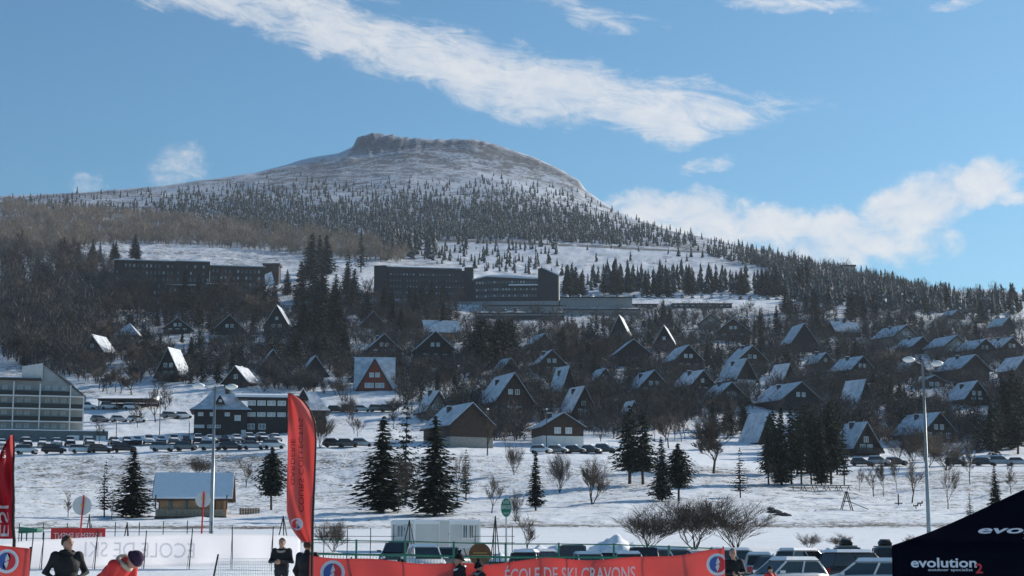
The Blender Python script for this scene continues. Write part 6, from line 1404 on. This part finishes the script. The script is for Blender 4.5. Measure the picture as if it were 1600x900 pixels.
def person(px, Y, top_py, label, yaw=0, Hh=1.75, arms='down', lean=0.0, jacket=None, hat=None, hair=None, scarf=None, look=0.0, nod=0.0, hold=None, collar=None, leanx=0.0):
    u, e = ray(px, top_py); g = float(H(u * Y, Y)); th = thing('person', label, 'person', (u * Y, Y, g), R(yaw), 'people in the foreground')
    s = Hh / 1.75
    if lean == 0 and leanx == 0: s = max(.55, min(1.04, (CAMZ + e * Y - g) / (1.765 + (.08 if hat == 'pom' else .01 if hat else .0))))
    th.scale = (s, s, s); th.location.z = g
    T = Matrix.Translation((0, 0, .95)) @ Euler((R(lean), R(leanx), 0)).to_matrix().to_4x4() @ Matrix.Translation((0, 0, -.95))
    W = lambda x, y, z: tuple(T @ Vector((x, y, z)))
    sh = {a: (a * .19, .0, 1.42) for a in (-1, 1)}
    if arms == 'hips': el = {a: (a * .33, .07, 1.15) for a in (-1, 1)}; wr = {-1: (-.18, -.12, 1.03), 1: (.14, -.20, 1.04)}
    elif arms == 'front': el = {a: (a * .29, -.04, 1.15) for a in (-1, 1)}; wr = {-1: (-.07, -.27, 1.16), 1: (.05, -.28, 1.14)}
    elif arms == 'reach': el = {a: (a * .26, -.20, 1.22) for a in (-1, 1)}; wr = {a: (a * .16, -.42, 1.10) for a in (-1, 1)}
    else: el = {a: (a * .27, .03, 1.13) for a in (-1, 1)}; wr = {a: (a * .27, -.10, .90) for a in (-1, 1)}
    hd = Matrix.Translation((0, -.015, 1.475)) @ Euler((R(nod), 0, R(look))).to_matrix().to_4x4(); HW = lambda x, y, z: tuple(T @ hd @ Vector((x, y, z)))
    b = MB(); capsule(b, [W(0, .01, 1.36), HW(0, .0, .02)], [.075, .058]); HM = (T @ hd).to_3x3()
    b.ball(HW(0, -.005, .155), (.077, .095, .118), 16, 12, HM); b.ball(HW(0, -.03, .085), (.056, .066, .062), 12, 8, HM); b.ball(HW(0, -.10, .130), (.015, .02, .024), 8, 6, HM)
    for a in (-1, 1): b.ball(HW(a * .078, .01, .14), (.012, .022, .033), 8, 6, HM)
    b.ball(HW(0, -.083, .085), (.026, .014, .010), 8, 6, HM)
    b.ball(W(0, 0, 1.2), (.15, .09, .26), 14, 10, T.to_3x3()); b.ball((0, 0, .98), (.16, .11, .13), 14, 10)
    for a in (-1, 1):
        capsule(b, [(a * .09, 0, .92), (a * .10, -.02, .50), (a * .10, .01, .07)], [.085, .058, .04]); capsule(b, [(a * .10, .02, .045), (a * .12, -.16, .035)], [.045, .04])
        capsule(b, [W(*sh[a]), W(*el[a]), W(*wr[a])], [.05, .042, .03])
        d = (Vector(wr[a]) - Vector(el[a])).normalized(); w_ = Vector(wr[a]); inn = Vector((-a, 0, 0)); inn = (inn - d * inn.dot(d)).normalized(); up_ = d.cross(inn)
        capsule(b, [W(*w_), W(*(w_ + d * .085))], [.030, .034])
        for f_, (o_, ln) in enumerate(((-.030, .062), (-.010, .072), (.011, .068), (.030, .052))):
            q0 = w_ + d * .09 + up_ * o_; q1 = q0 + d * ln * .55 + inn * .012; q2 = q1 + d * ln * .35 + inn * .03; capsule(b, [W(*q0), W(*q1), W(*q2)], [.010, .0095, .0085], 7)
        q0 = w_ + d * .03 + up_ * .03; q1 = q0 + d * .04 + up_ * .025 + inn * .015; capsule(b, [W(*q0), W(*q1), W(*(q1 + d * .03 + inn * .015))], [.013, .011, .010], 7)
    o = b.build('body', SKIN, th); remesh(o, .0095, 3)
    j = MB(); j.ball(W(0, .0, 1.26), (.215, .145, .24), 16, 12, T.to_3x3()); j.ball(W(0, .0, 1.05), (.20, .145, .22), 16, 12, T.to_3x3()); capsule(j, [W(-.13, 0, 1.40), W(.13, 0, 1.40)], [.085, .085]); capsule(j, [W(0, .02, 1.40), W(0, .0, 1.50)], [.10, .072])
    for a in (-1, 1): capsule(j, [W(*sh[a]), W(*el[a]), W(*Vector(el[a]).lerp(Vector(wr[a]), .93))], [.088, .070, .050])
    o = j.build('jacket', jacket or M_JBLK, th); remesh(o, .016, 4)
    t = MB(); t.ball((0, .005, .96), (.185, .135, .15), 14, 10)
    for a in (-1, 1): capsule(t, [(a * .095, 0, .92), (a * .105, -.02, .50), (a * .105, .01, .10)], [.105, .078, .068])
    o = t.build('trousers', M_TRS, th); remesh(o, .018, 3)
    for a in (-1, 1): MB().ball((a * .115, -.05, .045), (.055, .15, .055), 12, 8).build('boot', M_BLACK, th, smooth=True)
    for a in (-1, 1): MB().ball(HW(a * .03, -.088, .160), (.011, .008, .008), 8, 6).build('eye', M_BLACK, th)
    for a in (-1, 1): MB().ball(HW(a * .031, -.094, .182), (.020, .006, .005), 8, 6, HM).build('eyebrow', M_HAIR, th)
    if hat:
        hm_ = {'pom': M_KNIT, 'purple': M_PURP, 'black': M_KNIT}[hat]; b = MB(); b.ball(HW(0, .012, .175), (.098, .112, .125), 18, 12, HM); b.v = [v if (Vector(v) - Vector(HW(0, .012, .175))).dot(HM @ Vector((0, .35, 1))) > -.03 else tuple(Vector(HW(0, .02, .19)) + (Vector(v) - Vector(HW(0, .012, .175))) * .72) for v in b.v]; ho = b.build('beanie', hm_, th, smooth=True)
        MB().tube([Vector(HW(.1 * math.cos(t_), .012 + .113 * math.sin(t_), .165 + .03 * math.sin(-t_))) for t_ in np.linspace(0, 2 * PI, 19)], .016, 7).build('brim', hm_, ho, smooth=True)
        if hat == 'pom':
            b = MB().ball(HW(0, .02, .325), .042, 12, 8); b.v = [tuple(Vector(v) + Vector((random.uniform(-.01, .01),) * 3)) for v in b.v]; b.build('pompom', hm_, ho)
    if hair:
        b = MB(); b.ball(HW(0, .018, .175), (.089, .103, .112), 18, 12, HM); c_ = Vector(HW(0, .018, .175)); b.v = [v if (Vector(v) - c_).dot(HM @ Vector((0, .75, 1))) > -.02 else tuple(c_ + (Vector(v) - c_) * .78) for v in b.v]; b.v = [tuple(Vector(v) + Vector((random.uniform(-.004, .004),) * 3)) for v in b.v]; b.build('hair', hair, th, smooth=True)
    if scarf: MB().tube([Vector(W(.105 * math.cos(t_), .005 + .10 * math.sin(t_), 1.47 + .02 * math.sin(2 * t_))) for t_ in np.linspace(0, 2 * PI, 17)], .042, 8).build('scarf', scarf, th, smooth=True)
    if collar: MB().tube([Vector(W(.12 * math.cos(t_), .01 + .115 * math.sin(t_), 1.44 + .04 * math.sin(t_))) for t_ in np.linspace(.2, 2 * PI + .2, 17)], .035, 8).build('collar', collar, th, smooth=True)
    if hold: q = Vector(wr[1]).lerp(Vector(wr[-1]), .4); MB().box(-.04, .04, -.01, .01, -.07, .07, Matrix.Translation(T @ (q + Vector((0, -.10, .03)))) @ Euler((R(-50), 0, 0)).to_matrix().to_4x4()).build('phone', M_BLACK, th)
    return th
person(106, 27, 836, 'person in a black jacket with hands at the waist before the white banner', yaw=25, arms='hips', hair=M_HAIR, look=35, scarf=M_JBLK)
person(160, 24, 866, 'person in a red jacket, pale scarf and purple beanie bending forward at lower left', yaw=62, lean=52, arms='reach', jacket=M_JRED, hat='purple', scarf=M_SCARF, nod=18)
person(441, 45, 840, 'person in a black jacket standing left of the red feather flag’s foot', yaw=-10, arms='front', hair=M_HAIR, collar=M_SCARF)
person(481, 33, 842, 'brown-haired person in black directly under the red feather flag', yaw=150, arms='down', hair=M_HAIR, look=20)
person(718, 32, 859, 'person in a black pompom beanie facing left above the red banner', yaw=-70, arms='front', hat='pom', collar=M_WPAINT)
person(748, 32, 872, 'shorter person in a dark pompom beanie beside the other beanie wearer', yaw=120, arms='front', hat='pom', scarf=M_GREY)
person(1144, 38, 856, 'person in a black jacket holding a phone right of the red banner’s end', yaw=8, arms='front', hair=M_HAIRG, hold=True, nod=12)
person(1203, 58, 884, 'child in a red jacket and black beanie by the parked cars', yaw=30, arms='down', jacket=M_JRED, hat='black')

# ------------------------------------------------------------------ thin winter haze round the whole place
zt = float(TZ.max()) + 60; zb = float(TZ.min()) - 1.5
hz = MB().box(-3600, 3600, -340, 3800, zb, zt).build('haze', None); hz['kind'] = 'stuff'; hz['label'] = 'thin pale winter haze over the whole valley'; hz['category'] = 'haze'
hm = bpy.data.materials.new('haze_air'); hm.use_nodes = True; t = hm.node_tree; t.nodes.clear()
o_ = t.nodes.new('ShaderNodeOutputMaterial'); v_ = t.nodes.new('ShaderNodeVolumePrincipled'); v_.inputs['Color'].default_value = (.72, .83, 1.0, 1); v_.inputs['Density'].default_value = 0.000065; v_.inputs['Anisotropy'].default_value = 0.25
t.links.new(v_.outputs[0], o_.inputs['Volume']); hz.data.materials.append(hm)
SC.cycles.volume_bounces = 0
